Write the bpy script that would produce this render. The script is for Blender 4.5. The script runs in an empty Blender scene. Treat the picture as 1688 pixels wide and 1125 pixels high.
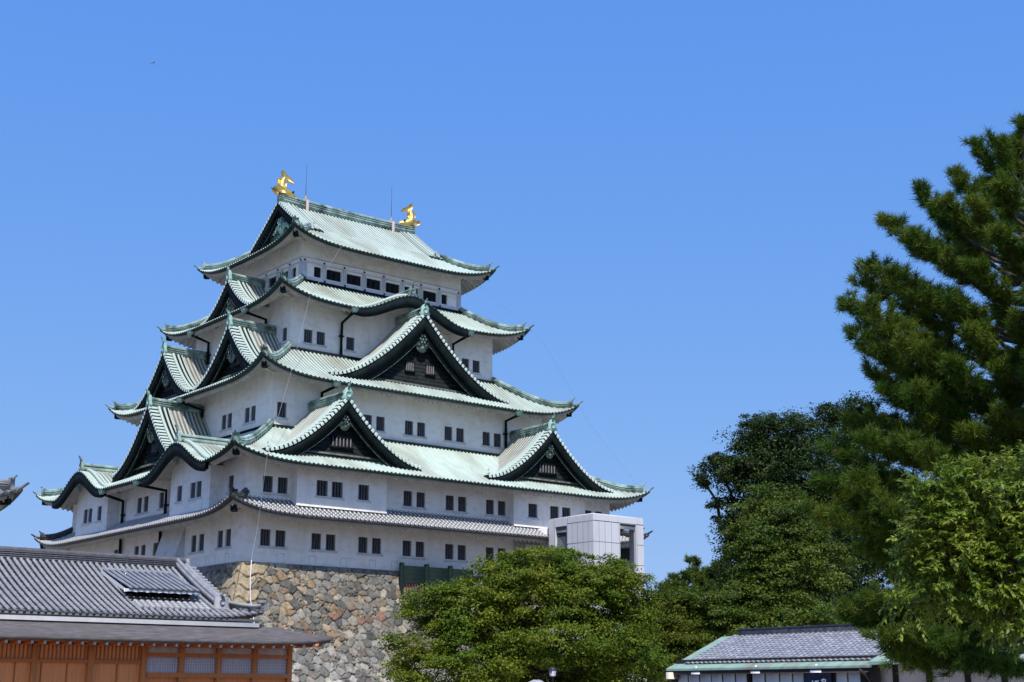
import bpy, math, random
import numpy as np
from mathutils import Vector, noise as mnoise
R = math.radians
PI = math.pi
rng = np.random.default_rng(7)
random.seed(7)
C = bpy.context.scene.collection
SC = bpy.context.scene

# ---------------------------------------------------------------- camera, sky, sun, exposure
CAM = np.array([-66.5634, -106.0036, -9.1515]); YAW = 0.886988; PITCH = 0.247137; FPX = 2300.23
cam = bpy.data.cameras.new('camera'); co = bpy.data.objects.new('camera', cam); C.objects.link(co)
co.location = CAM; co.rotation_euler = (PI/2+PITCH, 0, YAW-PI/2)
cam.sensor_width = 36.0; cam.lens = FPX/1688*36.0; cam.clip_end = 4000; cam.clip_start = 0.1
SC.camera = co
SUN = Vector((-0.25, -0.512, 0.822)).normalized()
el = math.asin(SUN.z); az = math.atan2(SUN.x, SUN.y)
w = bpy.data.worlds.new('World'); SC.world = w; w.use_nodes = True
nt = w.node_tree; bg = nt.nodes['Background']
sk = nt.nodes.new('ShaderNodeTexSky'); sk.sky_type = 'NISHITA'; sk.sun_disc = False
sk.sun_elevation = el; sk.sun_rotation = az; sk.altitude = 0; sk.air_density = 1.0; sk.dust_density = 0.6; sk.ozone_density = 3.0
# tone the physical sky per channel: deep, saturated late-summer blue that pales only gently towards the horizon
sp_ = nt.nodes.new('ShaderNodeSeparateColor'); cb_ = nt.nodes.new('ShaderNodeCombineColor'); nt.links.new(sk.outputs[0], sp_.inputs[0])
for i_, (k_, g_) in enumerate(((.43, .69), (.542, .42), (.885, .08))):
    a_ = nt.nodes.new('ShaderNodeMath'); a_.operation = 'MULTIPLY'; a_.inputs[1].default_value = .15; nt.links.new(sp_.outputs[i_], a_.inputs[0])
    p_ = nt.nodes.new('ShaderNodeMath'); p_.operation = 'POWER'; p_.inputs[1].default_value = g_; nt.links.new(a_.outputs[0], p_.inputs[0])
    m_ = nt.nodes.new('ShaderNodeMath'); m_.operation = 'MULTIPLY'; m_.inputs[1].default_value = k_/.15; nt.links.new(p_.outputs[0], m_.inputs[0]); l_ = nt.nodes.new('ShaderNodeMath'); l_.operation = 'MULTIPLY'; l_.inputs[1].default_value = k_*.8/.15; nt.links.new(a_.outputs[0], l_.inputs[0])
    x_ = nt.nodes.new('ShaderNodeMath'); x_.operation = 'MAXIMUM'; nt.links.new(m_.outputs[0], x_.inputs[0]); nt.links.new(l_.outputs[0], x_.inputs[1]); nt.links.new(x_.outputs[0], cb_.inputs[i_])
nt.links.new(cb_.outputs[0], bg.inputs[0]); bg.inputs[1].default_value = 0.15
sl = bpy.data.lights.new('sun', 'SUN'); sl.energy = 4.2; sl.angle = R(0.5); sl.color = (1.0, .955, .88)
so = bpy.data.objects.new('sun', sl); C.objects.link(so); so.rotation_euler = SUN.to_track_quat('Z', 'Y').to_euler(); so.location = (-40, -80, 60)
SC.view_settings.view_transform = 'Standard'; SC.view_settings.look = 'None'; SC.view_settings.gamma = 1; SC.view_settings.exposure = 0.0
SC.cycles.max_bounces = 6; SC.cycles.transparent_max_bounces = 8

def at(px, py, D):
    """point at horizontal distance D metres from the viewpoint along a sight line (survey helper)"""
    fw = np.array([math.cos(YAW)*math.cos(PITCH), math.sin(YAW)*math.cos(PITCH), math.sin(PITCH)])
    r = np.array([math.sin(YAW), -math.cos(YAW), 0]); u = np.cross(r, fw)
    d = fw*FPX + r*(px-844) - u*(py-562.5)
    return CAM + d/np.linalg.norm(d[:2])*D

# ---------------------------------------------------------------- materials
MATS = {}
def mat(name, c1, c2=None, scale=1.0, rough=.75, metal=0, bump=0, bscale=None, uv=None, stretch=(1,1,1), c3=None, s3=.3, lo=.35, hi=.65, s3stretch=None, c3lo=.5, c3hi=.68, trans=0, island=0, spec=.5, detail=6):
    m = bpy.data.materials.new(name); m.use_nodes = True; MATS[name] = m
    t = m.node_tree; N = t.nodes; L = t.links; p = N['Principled BSDF']
    p.inputs['Roughness'].default_value = rough; p.inputs['Metallic'].default_value = metal
    p.inputs['Specular IOR Level'].default_value = spec
    if c2 is None and not bump:
        p.inputs['Base Color'].default_value = (*c1, 1); return m
    tc = N.new('ShaderNodeTexCoord'); mp = N.new('ShaderNodeMapping'); mp.inputs['Scale'].default_value = stretch
    L.new(tc.outputs['UV' if uv else 'Object'], mp.inputs[0])
    n1 = N.new('ShaderNodeTexNoise'); n1.inputs['Scale'].default_value = scale; n1.inputs['Detail'].default_value = detail
    L.new(mp.outputs[0], n1.inputs[0])
    rp = N.new('ShaderNodeValToRGB'); rp.color_ramp.elements[0].position = lo; rp.color_ramp.elements[1].position = hi
    rp.color_ramp.elements[0].color = (*c1, 1); rp.color_ramp.elements[1].color = (*(c2 or c1), 1)
    L.new(n1.outputs[0], rp.inputs[0]); col = rp.outputs[0]
    if c3:
        n2 = N.new('ShaderNodeTexNoise'); n2.inputs['Scale'].default_value = s3; n2.inputs['Detail'].default_value = 5
        if s3stretch:
            m3 = N.new('ShaderNodeMapping'); m3.inputs['Scale'].default_value = s3stretch; L.new(tc.outputs['UV' if uv else 'Object'], m3.inputs[0]); L.new(m3.outputs[0], n2.inputs[0])
        else: L.new(tc.outputs['Object'], n2.inputs[0])
        r2 = N.new('ShaderNodeValToRGB'); r2.color_ramp.elements[0].position = c3lo; r2.color_ramp.elements[1].position = c3hi
        L.new(n2.outputs[0], r2.inputs[0])
        mx = N.new('ShaderNodeMixRGB'); mx.inputs[2].default_value = (*c3, 1)
        L.new(r2.outputs[0], mx.inputs[0]); L.new(col, mx.inputs[1]); col = mx.outputs[0]
    if island:
        g = N.new('ShaderNodeNewGeometry'); mr = N.new('ShaderNodeMapRange')
        mr.inputs[3].default_value = 1-island; mr.inputs[4].default_value = 1+island
        L.new(g.outputs['Random Per Island'], mr.inputs[0])
        hs = N.new('ShaderNodeHueSaturation'); L.new(mr.outputs[0], hs.inputs['Value']); L.new(col, hs.inputs['Color']); col = hs.outputs[0]
    L.new(col, p.inputs['Base Color'])
    if bump:
        nb = N.new('ShaderNodeTexNoise'); nb.inputs['Scale'].default_value = bscale or scale*4; nb.inputs['Detail'].default_value = 6
        L.new(mp.outputs[0], nb.inputs[0])
        b = N.new('ShaderNodeBump'); b.inputs['Strength'].default_value = bump; b.inputs['Distance'].default_value = .05
        L.new(nb.outputs[0], b.inputs['Height']); L.new(b.outputs[0], p.inputs['Normal'])
    if trans:
        tb = N.new('ShaderNodeBsdfTranslucent'); ms = N.new('ShaderNodeMixShader'); ms.inputs[0].default_value = trans
        L.new(col, tb.inputs[0]); L.new(p.outputs[0], ms.inputs[1]); L.new(tb.outputs[0], ms.inputs[2])
        L.new(ms.outputs[0], N['Material Output'].inputs[0])
    return m

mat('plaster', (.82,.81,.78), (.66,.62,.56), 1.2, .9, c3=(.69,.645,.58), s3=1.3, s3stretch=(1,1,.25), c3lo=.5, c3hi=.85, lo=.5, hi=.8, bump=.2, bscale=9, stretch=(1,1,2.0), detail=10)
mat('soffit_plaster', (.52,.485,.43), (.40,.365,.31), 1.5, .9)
mat('plaster_trim', (.80,.795,.78), (.68,.665,.64), 1.5, .85)
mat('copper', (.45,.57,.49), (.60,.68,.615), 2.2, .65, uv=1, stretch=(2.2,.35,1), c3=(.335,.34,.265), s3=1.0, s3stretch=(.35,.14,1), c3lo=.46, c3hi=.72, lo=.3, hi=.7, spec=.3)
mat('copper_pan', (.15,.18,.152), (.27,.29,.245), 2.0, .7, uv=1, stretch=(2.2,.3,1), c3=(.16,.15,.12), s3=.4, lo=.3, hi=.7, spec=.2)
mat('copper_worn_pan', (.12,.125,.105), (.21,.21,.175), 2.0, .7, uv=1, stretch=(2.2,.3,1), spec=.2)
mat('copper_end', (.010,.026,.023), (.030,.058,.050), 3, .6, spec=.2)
mat('copper_worn', (.50,.59,.52), (.43,.405,.355), 1.6, .65, uv=1, stretch=(2.5,.25,1), c3=(.40,.40,.34), s3=.5, lo=.3, hi=.62, spec=.3)
mat('copper_trim', (.16,.245,.215), (.42,.53,.47), 1.2, .65, c3=(.06,.095,.085), s3=1.1, spec=.3)
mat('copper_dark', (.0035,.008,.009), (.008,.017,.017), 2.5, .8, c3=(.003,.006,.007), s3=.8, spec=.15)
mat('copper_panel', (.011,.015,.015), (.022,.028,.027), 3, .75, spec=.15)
mat('verdigris', (.25,.42,.36), (.36,.52,.45), 3, .6)
mat('carving', (.035,.065,.058), (.21,.27,.23), 5, .7, spec=.2)
mat('tile', (.03,.03,.033), (.075,.075,.08), 3.5, .5, spec=.4)
mat('tile_mortar', (.80,.79,.78), (.62,.61,.60), 3, .75)
mat('tile_round', (.24,.24,.245), (.36,.36,.365), 4, .5)
mat('goten_tile', (.205,.205,.215), (.29,.29,.30), 2.2, .4, spec=.6)
mat('goten_pan', (.055,.055,.06), (.10,.10,.108), 3, .5)
mat('goten_tile_pale', (.36,.36,.37), (.27,.27,.28), 2.5, .45)
mat('shop_tile', (.25,.25,.265), (.36,.36,.375), 3, .55, island=.2)
mat('shingle', (.095,.085,.085), (.17,.15,.145), 2.0, .9, stretch=(1,6,6), c3=(.12,.105,.10), s3=.8, bump=.5, bscale=12)
mat('cedar', (.80,.30,.092), (.62,.215,.064), 2.0, .6, stretch=(9,9,.5), lo=.3, hi=.7)
mat('cedar_dark', (.58,.20,.062), (.44,.14,.045), 2.0, .6, stretch=(9,9,.6))
mat('dark_wood', (.020,.013,.011), (.034,.022,.019), 5, .7)
mat('green_board', (.004,.012,.012), (.008,.018,.018), 4, .75, stretch=(1,1,6), spec=.15)
mat('eave_grey', (.09,.09,.10), (.13,.13,.14), 4, .6)
mat('bar_red', (.05,.02,.018), (.08,.03,.025), 4, .7)
mat('window_dark', (.008,.009,.012), rough=.3)
mat('window_glass', (.010,.013,.022), rough=.3, spec=.3)
mat('lattice_bar', (.10,.095,.10), (.15,.145,.15), 4, .8)
mat('lattice_bar_pale', (.17,.16,.16), (.10,.095,.10), 4, .8)
mat('shoji_bar', (.80,.74,.70), rough=.7)
mat('gold', (.90,.56,.12), (1.0,.74,.26), 6, .36, metal=.8, bump=.7, bscale=12)
mat('iron', (.16,.17,.19), rough=.5, metal=.3)
mat('rod_pink', (.50,.40,.38), rough=.6)
mat('white_pipe', (.78,.78,.76), rough=.5)
mat('steel_wire', (.40,.41,.42), rough=.4)
mat('panel_white', (.70,.70,.72), (.75,.75,.77), .6, .5, c3=(.62,.61,.60), s3=1., s3stretch=(1.5,1.5,.2), c3lo=.5, c3hi=.8)
mat('panel_seam', (.16,.16,.18), rough=.7)
mat('glass_blue', (.05,.07,.09), rough=.08, spec=.8)
mat('paper', (.90,.90,.91), (.87,.87,.88), 3, .8)
mat('bounce_concrete', (.58,.57,.55), (.50,.49,.47), 1.2, .9)
mat('shoji_paper', (.62,.60,.62), (.56,.55,.57), 3, .8)
mat('cream_plaster', (.86,.78,.69), (.80,.72,.63), 1.5, .85)
mat('lattice_wood', (.42,.33,.27), rough=.7)
mat('white_paint', (.8,.8,.8), rough=.55)
mat('grey_plaster', (.44,.44,.45), (.38,.38,.39), 3, .85)
mat('beam_grey', (.06,.075,.065), (.17,.175,.15), 3, .8)
mat('cream_box', (.72,.66,.50), rough=.6)
mat('shop_plaster', (.36,.31,.29), (.42,.37,.35), 1.2, .9)
mat('noren_navy', (.010,.016,.05), (.014,.022,.065), 6, .85)
mat('copper_sheet', (.25,.40,.31), (.34,.46,.36), 2.0, .7, c3=(.27,.26,.19), s3=1.0, s3stretch=(.6,2.5,1), c3lo=.45, c3hi=.7)
mat('bark', (.028,.022,.018), (.055,.043,.035), 3, .9, stretch=(1,1,.3), bump=.6, bscale=10)
mat('pine_bark', (.060,.043,.034), (.12,.095,.08), 3, .9, stretch=(1,1,.4), bump=.6, bscale=10)
mat('cherry_leaf', (.095,.165,.014), (.205,.235,.022), .5, .55, trans=.35, island=.4, spec=.2)
mat('near_leaf', (.150,.235,.022), (.275,.330,.042), 1.2, .45, trans=.4, island=.4, spec=.35)
mat('mid_leaf', (.068,.125,.012), (.140,.160,.018), .4, .55, trans=.35, island=.4, spec=.2)
mat('dark_leaf', (.024,.050,.010), (.046,.074,.013), .3, .5, trans=.2, island=.4, spec=.25)
mat('zelkova_leaf', (.055,.110,.013), (.130,.170,.020), .4, .5, trans=.3, island=.4, spec=.25)  # lighter green foliage colour of the zelkova
mat('needle', (.046,.108,.012), (.150,.200,.022), .6, .55, trans=.25, island=.4, spec=.15)
mat('needle_far', (.070,.125,.018), (.110,.160,.024), .5, .55, trans=.25, island=.3, spec=.15)
mat('gravel', (.21,.18,.14), (.27,.235,.19), 3, .95, c3=(.16,.14,.105), s3=.08)
mat('lamp_glass', (.36,.35,.39), rough=.4)
mat('lamp_metal', (.03,.03,.035), rough=.5)
mat('boulder', (.45,.45,.47), (.30,.30,.32), 4, .9, bump=.8, bscale=9)
mat('insect_body', (.03,.025,.03), rough=.4)
def stone_mat():
    m = bpy.data.materials.new('rubble_stone'); m.use_nodes = True; MATS['rubble_stone'] = m
    t = m.node_tree; N = t.nodes; L = t.links; p = N['Principled BSDF']; p.inputs['Roughness'].default_value = .88
    a = N.new('ShaderNodeAttribute'); a.attribute_name = 'stone_colour'
    tc = N.new('ShaderNodeTexCoord'); n = N.new('ShaderNodeTexNoise'); n.inputs['Scale'].default_value = 3.5; n.inputs['Detail'].default_value = 8
    L.new(tc.outputs['Object'], n.inputs[0])
    r = N.new('ShaderNodeValToRGB'); r.color_ramp.elements[0].position = .3; r.color_ramp.elements[1].position = .7
    r.color_ramp.elements[0].color = (.55,.53,.5,1); r.color_ramp.elements[1].color = (1.15,1.12,1.06,1)
    L.new(n.outputs[0], r.inputs[0])
    x = N.new('ShaderNodeMixRGB'); x.blend_type = 'MULTIPLY'; x.inputs[0].default_value = 1
    L.new(a.outputs['Color'], x.inputs[1]); L.new(r.outputs[0], x.inputs[2]); L.new(x.outputs[0], p.inputs['Base Color'])
    b = N.new('ShaderNodeBump'); b.inputs['Strength'].default_value = .6; b.inputs['Distance'].default_value = .08
    n2 = N.new('ShaderNodeTexNoise'); n2.inputs['Scale'].default_value = 7; n2.inputs['Detail'].default_value = 8
    L.new(tc.outputs['Object'], n2.inputs[0]); L.new(n2.outputs[0], b.inputs['Height']); L.new(b.outputs[0], p.inputs['Normal'])
stone_mat()
def wing_mat():
    m = bpy.data.materials.new('insect_wing'); m.use_nodes = True; MATS['insect_wing'] = m
    p = m.node_tree.nodes['Principled BSDF']; p.inputs['Base Color'].default_value = (.35,.38,.45,1); p.inputs['Alpha'].default_value = .3; p.inputs['Roughness'].default_value = .2
wing_mat()

# ---------------------------------------------------------------- mesh helpers
class MB:
    """collects polygons for ONE mesh object"""
    def __init__(s): s.v = []; s.f = []; s.uv = []; s.n = 0; s.mi = {}
    def add(s, V, F, UV=None):
        V = np.asarray(V, float).reshape(-1, 3); s.v.append(V)
        s.uv.append(np.zeros((len(V), 2)) if UV is None else np.asarray(UV, float).reshape(-1, 2))
        for f in F: s.f.append([i+s.n for i in f])
        s.n += len(V)
    def quad(s, a, b, c, d): s.add([a, b, c, d], [(0, 1, 2, 3)])
    def poly(s, P): s.add(P, [tuple(range(len(P)))])
    def grid(s, G, UV=None, closed=False, colmat=None):
        G = np.asarray(G, float); n, m = G.shape[:2]
        idx = np.arange(n*m).reshape(n, m)
        if closed: idx = np.concatenate([idx, idx[:, :1]], 1)
        a = idx[:-1, :-1].ravel(); b = idx[1:, :-1].ravel(); c = idx[1:, 1:].ravel(); d = idx[:-1, 1:].ravel()
        f0 = len(s.f); s.add(G.reshape(-1, 3), np.stack([a, b, c, d], 1).tolist(), UV)
        if colmat is not None:
            cmt = np.asarray(colmat); cmt = cmt[:n-1, :m-1].ravel() if cmt.ndim == 2 else np.repeat(cmt[:n-1], m-1+(1 if closed else 0))
            for k in np.nonzero(cmt)[0]: s.mi[f0+int(k)] = int(cmt[k])
    def box(s, P, a0, a1, o0, o1, z0, z1):
        V = [P(a, o, z) for z in (z0, z1) for (a, o) in ((a0, o0), (a1, o0), (a1, o1), (a0, o1))]
        s.add(V, [(0,1,2,3), (4,5,6,7), (0,1,5,4), (1,2,6,5), (2,3,7,6), (3,0,4,7)])
    def tube(s, pts, r, n=6, cap=True):
        pts = [np.asarray(p, float) for p in pts]
        rs = r if hasattr(r, '__len__') else [r]*len(pts); G = []
        for i, p in enumerate(pts):
            d = pts[min(i+1, len(pts)-1)]-pts[max(i-1, 0)]; d = d/(np.linalg.norm(d)+1e-9)
            ref = np.array([0, 0, 1.]) if abs(d[2]) < .9 else np.array([1., 0, 0])
            x = np.cross(d, ref); x /= np.linalg.norm(x); y = np.cross(x, d)
            G.append([p+rs[i]*(math.cos(2*PI*k/n)*x+math.sin(2*PI*k/n)*y) for k in range(n)])
        b = s.n; s.grid(G, closed=True)
        if cap: s.f.append([b+k for k in range(n)]); s.f.append([b+(len(pts)-1)*n+k for k in range(n)])
    def sweep(s, pts, side, w, h, base=0):
        """rectangular bar along pts: side = horizontal unit vector, w half width, h height above base"""
        G = []
        for p in pts:
            p = np.asarray(p, float); sd = np.asarray(side, float)
            G.append([p-sd*w+[0,0,base], p+sd*w+[0,0,base], p+sd*w+[0,0,base+h], p-sd*w+[0,0,base+h]])
        b = s.n; s.grid(G, closed=True); k = (len(pts)-1)*4
        s.f.append([b, b+1, b+2, b+3]); s.f.append([b+k, b+k+1, b+k+2, b+k+3])
    def extrude(s, P, outline, o0, o1):
        """outline [(a,z)] closed, between offsets o0 and o1"""
        n = len(outline); V = [P(a, o0, z) for a, z in outline]+[P(a, o1, z) for a, z in outline]
        s.add(V, [tuple(range(n)), tuple(range(n, 2*n))]+[(i, (i+1) % n, n+(i+1) % n, n+i) for i in range(n)])
    def build(s, name, m, parent=None, label=None, smooth=False):
        V = np.concatenate(s.v); me = bpy.data.meshes.new(name)
        lt = np.array([len(f) for f in s.f], np.int32); li = np.fromiter((i for f in s.f for i in f), np.int32)
        mi = None
        if s.mi: mi = np.zeros(len(s.f), np.int32); mi[list(s.mi.keys())] = list(s.mi.values())
        return mesh_obj(name, me, V, li, lt, np.concatenate(s.uv), m, parent, label, smooth, mi=mi)

def mesh_obj(name, me, V, li, lt, UV, m, parent=None, label=None, smooth=False, col=None, mi=None):
    me.vertices.add(len(V)); me.vertices.foreach_set('co', V.astype(np.float32).ravel())
    me.loops.add(len(li)); me.loops.foreach_set('vertex_index', li)
    me.polygons.add(len(lt)); ls = np.concatenate([[0], np.cumsum(lt)[:-1]]).astype(np.int32)
    me.polygons.foreach_set('loop_start', ls)
    me.update(calc_edges=True); me.validate()
    if UV is not None:
        u = me.uv_layers.new(name='UVMap'); u.data.foreach_set('uv', UV[li].astype(np.float32).ravel())
    if col is not None:
        ca = me.color_attributes.new('stone_colour', 'FLOAT_COLOR', 'POINT'); ca.data.foreach_set('color', np.concatenate([col, np.ones((len(col), 1))], 1).astype(np.float32).ravel())
    if smooth: me.polygons.foreach_set('use_smooth', np.ones(len(lt), bool))
    for q in ([m] if isinstance(m, str) else m): me.materials.append(MATS[q])
    if mi is not None: me.polygons.foreach_set('material_index', mi)
    o = bpy.data.objects.new(name, me); C.objects.link(o)
    if parent is not None: o.parent = parent; o.matrix_parent_inverse = parent.matrix_world.inverted() if parent.type != 'EMPTY' else parent.matrix_basis.inverted()
    if label: o['label'] = label
    return o

def thing(name, label, cat, loc=(0, 0, 0), group=None):
    o = bpy.data.objects.new(name, None); C.objects.link(o); o.location = loc; o.empty_display_size = .5
    o['label'] = label; o['category'] = cat
    if group: o['group'] = group
    return o
def tag(o, label=None, cat=None, group=None, kind=None):
    if label: o['label'] = label
    if cat: o['category'] = cat
    if group: o['group'] = group
    if kind: o['kind'] = kind
    return o
def frame(side, ref):
    """P(a,o,z): a along the face, o metres outward from the wall plane at distance ref"""
    if side == 'E': return lambda a, o, z: (a, -(ref+o), z)
    if side == 'S': return lambda a, o, z: (-(ref+o), a, z)
    if side == 'W': return lambda a, o, z: (a, ref+o, z)
    return lambda a, o, z: (ref+o, a, z)

# ---------------------------------------------------------------- ground
g = MB(); n = 60
xs = np.linspace(-1500, 1500, n); G = np.stack(np.meshgrid(xs, xs, indexing='ij')+[np.full((n, n), -10.75)], -1)
g.grid(G); tag(g.build('ground', 'gravel'), 'pale gravel ground of the castle yard', kind='structure')

# ---------------------------------------------------------------- the keep
keep = thing('castle_keep', 'white five storey castle keep with green copper roofs and golden fish on the ridge', 'castle')
HW = {1: (18.02, 15.9), 3: (13.78, 11.66), 4: (10.6, 8.48), 5: (8.48, 6.36)}

def wall_panel(mb, P, a0, a1, z0, z1, wins):
    """wall face with real openings: wins = [(a0,a1,z0,z1)]"""
    A = sorted({a0, a1} | {w_[0] for w_ in wins} | {w_[1] for w_ in wins}); Z = sorted({z0, z1} | {w_[2] for w_ in wins} | {w_[3] for w_ in wins})
    for i in range(len(A)-1):
        for j in range(len(Z)-1):
            ca, cz = (A[i]+A[i+1])/2, (Z[j]+Z[j+1])/2
            if any(w_[0] < ca < w_[1] and w_[2] < cz < w_[3] for w_ in wins): continue
            mb.quad(P(A[i], 0, Z[j]), P(A[i+1], 0, Z[j]), P(A[i+1], 0, Z[j+1]), P(A[i], 0, Z[j+1]))
    for w_ in wins:
        d = -.28
        for (p, q) in (((w_[0], w_[2]), (w_[1], w_[2])), ((w_[1], w_[2]), (w_[1], w_[3])), ((w_[1], w_[3]), (w_[0], w_[3])), ((w_[0], w_[3]), (w_[0], w_[2]))):
            mb.quad(P(p[0], 0, p[1]), P(q[0], 0, q[1]), P(q[0], d, q[1]), P(p[0], d, p[1]))

def lattice_windows(P, wins, parent, nb=4, sills=True):
    """each opening: dark back with vertical lattice bars; sills shared by a pair"""
    for w_ in wins:
        b = MB(); b.box(P, w_[0]-.02, w_[1]+.02, -.40, -.27, w_[2]-.02, w_[3]+.02); f = b.build('window', 'window_dark', parent)
        m = MB(); wd = w_[1]-w_[0]
        for k in range(nb):
            c = w_[0]+wd*(k+.5)/nb
            m.box(P, c-.055, c+.055, -.20, -.08, w_[2], w_[3])
        m.build('lattice', 'lattice_bar', f)
    if sills:
        done = []
        for w_ in sorted(wins):
            if done and w_[0]-done[-1][1] < .55 and abs(w_[2]-done[-1][2]) < .01: done[-1][1] = w_[1]
            else: done.append([w_[0], w_[1], w_[2]])
        for s0, s1, z in done:
            m = MB(); m.box(P, s0-.12, s1+.12, .003, .12, z-.17, z-.03); m.build('window_sill', 'plaster_trim', parent)

def pairs(cs, z0, z1, wd=.84, gap=1.25):
    out = []
    for c in cs:
        if isinstance(c, tuple): out.append((c[0], c[0]+wd, z0, z1))
        else: out += [(c, c+wd, z0, z1), (c+gap, c+gap+wd, z0, z1)]
    return out
def storey(hx, hy, z0, z1, we, ws, name='storey_wall', flare=False):
    mb = MB(); PE, PS, PW, PN = frame('E', hy), frame('S', hx), frame('W', hy), frame('N', hx)
    wall_panel(mb, PE, -hx, hx, z0, z1, we); wall_panel(mb, PS, -hy, hy, z0, z1, ws)
    mb.quad(PW(-hx,0,z0), PW(hx,0,z0), PW(hx,0,z1), PW(-hx,0,z1)); mb.quad(PN(-hy,0,z0), PN(hy,0,z0), PN(hy,0,z1), PN(-hy,0,z1))
    return mb.build(name, 'plaster', keep), PE, PS

# first storey
we = pairs([-16.63, -12.34, -8.21, -4.12, 0.0, 4.12, (7.95,)], 1.2, 2.4) + pairs([12.4], 1.2, 2.4)
ws = pairs([-14.05, -9.83, (5.6,), (13.3,)], 1.22, 2.48) + pairs([.3, 9.6], 1.22, 2.46) + [(-1.95, -1.1, 1.2, 2.45)]
_, PE, PS = storey(18.02, 15.9, 0, 4.9, we, ws); lattice_windows(PE, we, keep); lattice_windows(PS, ws, keep)
m = MB()    # flared stone-drop skirt on the south face
for (y0, y1) in ((-6.6, -2.9),):
    V = [PS(y0,.01,3.3), PS(y1,.01,3.3), PS(y1,1.0,0.15), PS(y0,1.0,0.15), PS(y0,.01,.15), PS(y1,.01,.15)]
    m.add(V, [(0,1,2,3), (0,3,4), (1,2,5), (2,3,4,5)])
m.build('stone_drop_skirt', 'plaster', keep)
for P_, a in [(PE, a) for a in (-14.9, -12.2, -9.5, -6.9, -4.9)]+[(PS, a) for a in (-13.6, -10.6, -8.4)]:    # faint gun-port frames near the foot of the walls
    m = MB(); m.box(P_, a-.28, a+.28, .003, .018, .68, .72); m.box(P_, a-.28, a-.25, .003, .018, .10, .68); m.box(P_, a+.25, a+.28, .003, .018, .10, .68); m.build('gun_port', 'plaster_trim', keep)
# second storey with projecting bays
bays_e = [(-14.27, -6.34), (6.34, 14.27)]; bays_s = [(5.9, 12.4), (-12.4, -5.9)]
we = [w_ for w_ in pairs([-16.62, -4.12, 0.0, 4.12, 15.0], 5.1, 6.3)]
ws = pairs([-14.08, (-3.2,), (-1.05+3.35,), .35], 5.15, 6.42) + pairs([(-2.6,)], 5.15, 6.42) + pairs([(13.4,), (14.3,)], 5.15, 6.42)
ws = [w_ for w_ in pairs([-14.08, .32], 5.15, 6.42)] + [(-4.2, -3.4, 5.15, 6.42), (-2.55, -1.7, 5.15, 6.42), (13.6, 14.4, 5.15, 6.42)]
ws = [(a, b, c, d) for a, b, c, d in ws if not (a < -4)] + [(-14.05, -13.25, 5.25, 6.42), (-12.9, -12.1, 5.25, 6.42)][:2]
ws = [w_ for w_ in ws if w_[1] <= -12.42 or w_[0] >= -5.8]
_, PE, PS = storey(18.02, 15.9, 4.9, 8.1, we, ws); lattice_windows(PE, we, keep); lattice_windows(PS, ws, keep)
m = MB(); m.box(PS, -12.88, -12.46, -.05, .004, 5.25, 6.42)
def bay(side, ref, a0, a1, dep, z0, z1, wins):
    P = frame(side, ref+dep); b = MB(); wall_panel(b, P, a0, a1, z0, z1, wins); b.box(P, a0-.02, a1+.02, .003, .07, z0-.04, z0+.07)
    for a in (a0, a1): b.quad(P(a,0,z0), P(a,-dep,z0), P(a,-dep,z1), P(a,0,z1))
    b.quad(P(a0,0,z0), P(a1,0,z0), P(a1,-dep,z0), P(a0,-dep,z0))
    b.build('projecting_bay', 'plaster', keep); lattice_windows(P, wins, keep)
bay('E', 15.9, -14.27, -6.34, .9, 4.25, 7.7, pairs([-12.6, (-8.92,)], 5.08, 6.25, .98, 1.32))
bay('E', 15.9, 6.34, 14.27, .9, 4.25, 7.7, pairs([(7.9,), 10.3], 5.05, 6.2, .98, 1.33))
bay('S', 18.02, 5.9, 12.4, 1.05, 4.0, 7.35, pairs([(7.1,), 9.05], 5.0, 6.2, .85, .98))
bay('S', 18.02, -12.4, -5.9, 1.05, 4.0, 7.35, pairs([-11.05, (-7.85,)], 5.05, 6.25, .85, .98))
# third storey
we = pairs([(-13.3,), (-12.1,), -5.29, -1.18, 2.92, 7.03], 11.72, 12.92) ; we = [w_ for w_ in we if w_[0] > -13.4 and not -12.5 < w_[0] < -12]
ws = pairs([-9.1, -5.2, 5.0, 9.0], 11.75, 12.98, .78, .98)
_, PE, PS = storey(13.78, 11.66, 10.3, 15.7, we, ws); lattice_windows(PE, we, keep); lattice_windows(PS, ws, keep)
# fourth storey
we = pairs([-9.28, (-5.15,), (4.3,), 7.1], 18.97, 20.1, .82, 1.22) ; ws = pairs([-7.95, (-7.0,), (4.4,), (6.7,)], 18.98, 20.15, .72, 1.1)
ws = [(-7.95, -7.2, 18.98, 20.15), (4.35, 5.0, 18.98, 20.12), (6.6, 7.3, 18.98, 20.12)]
_, PE, PS = storey(10.6, 8.48, 17.7, 23.1, we, ws); lattice_windows(PE, we, keep); lattice_windows(PS, ws, keep)
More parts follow.
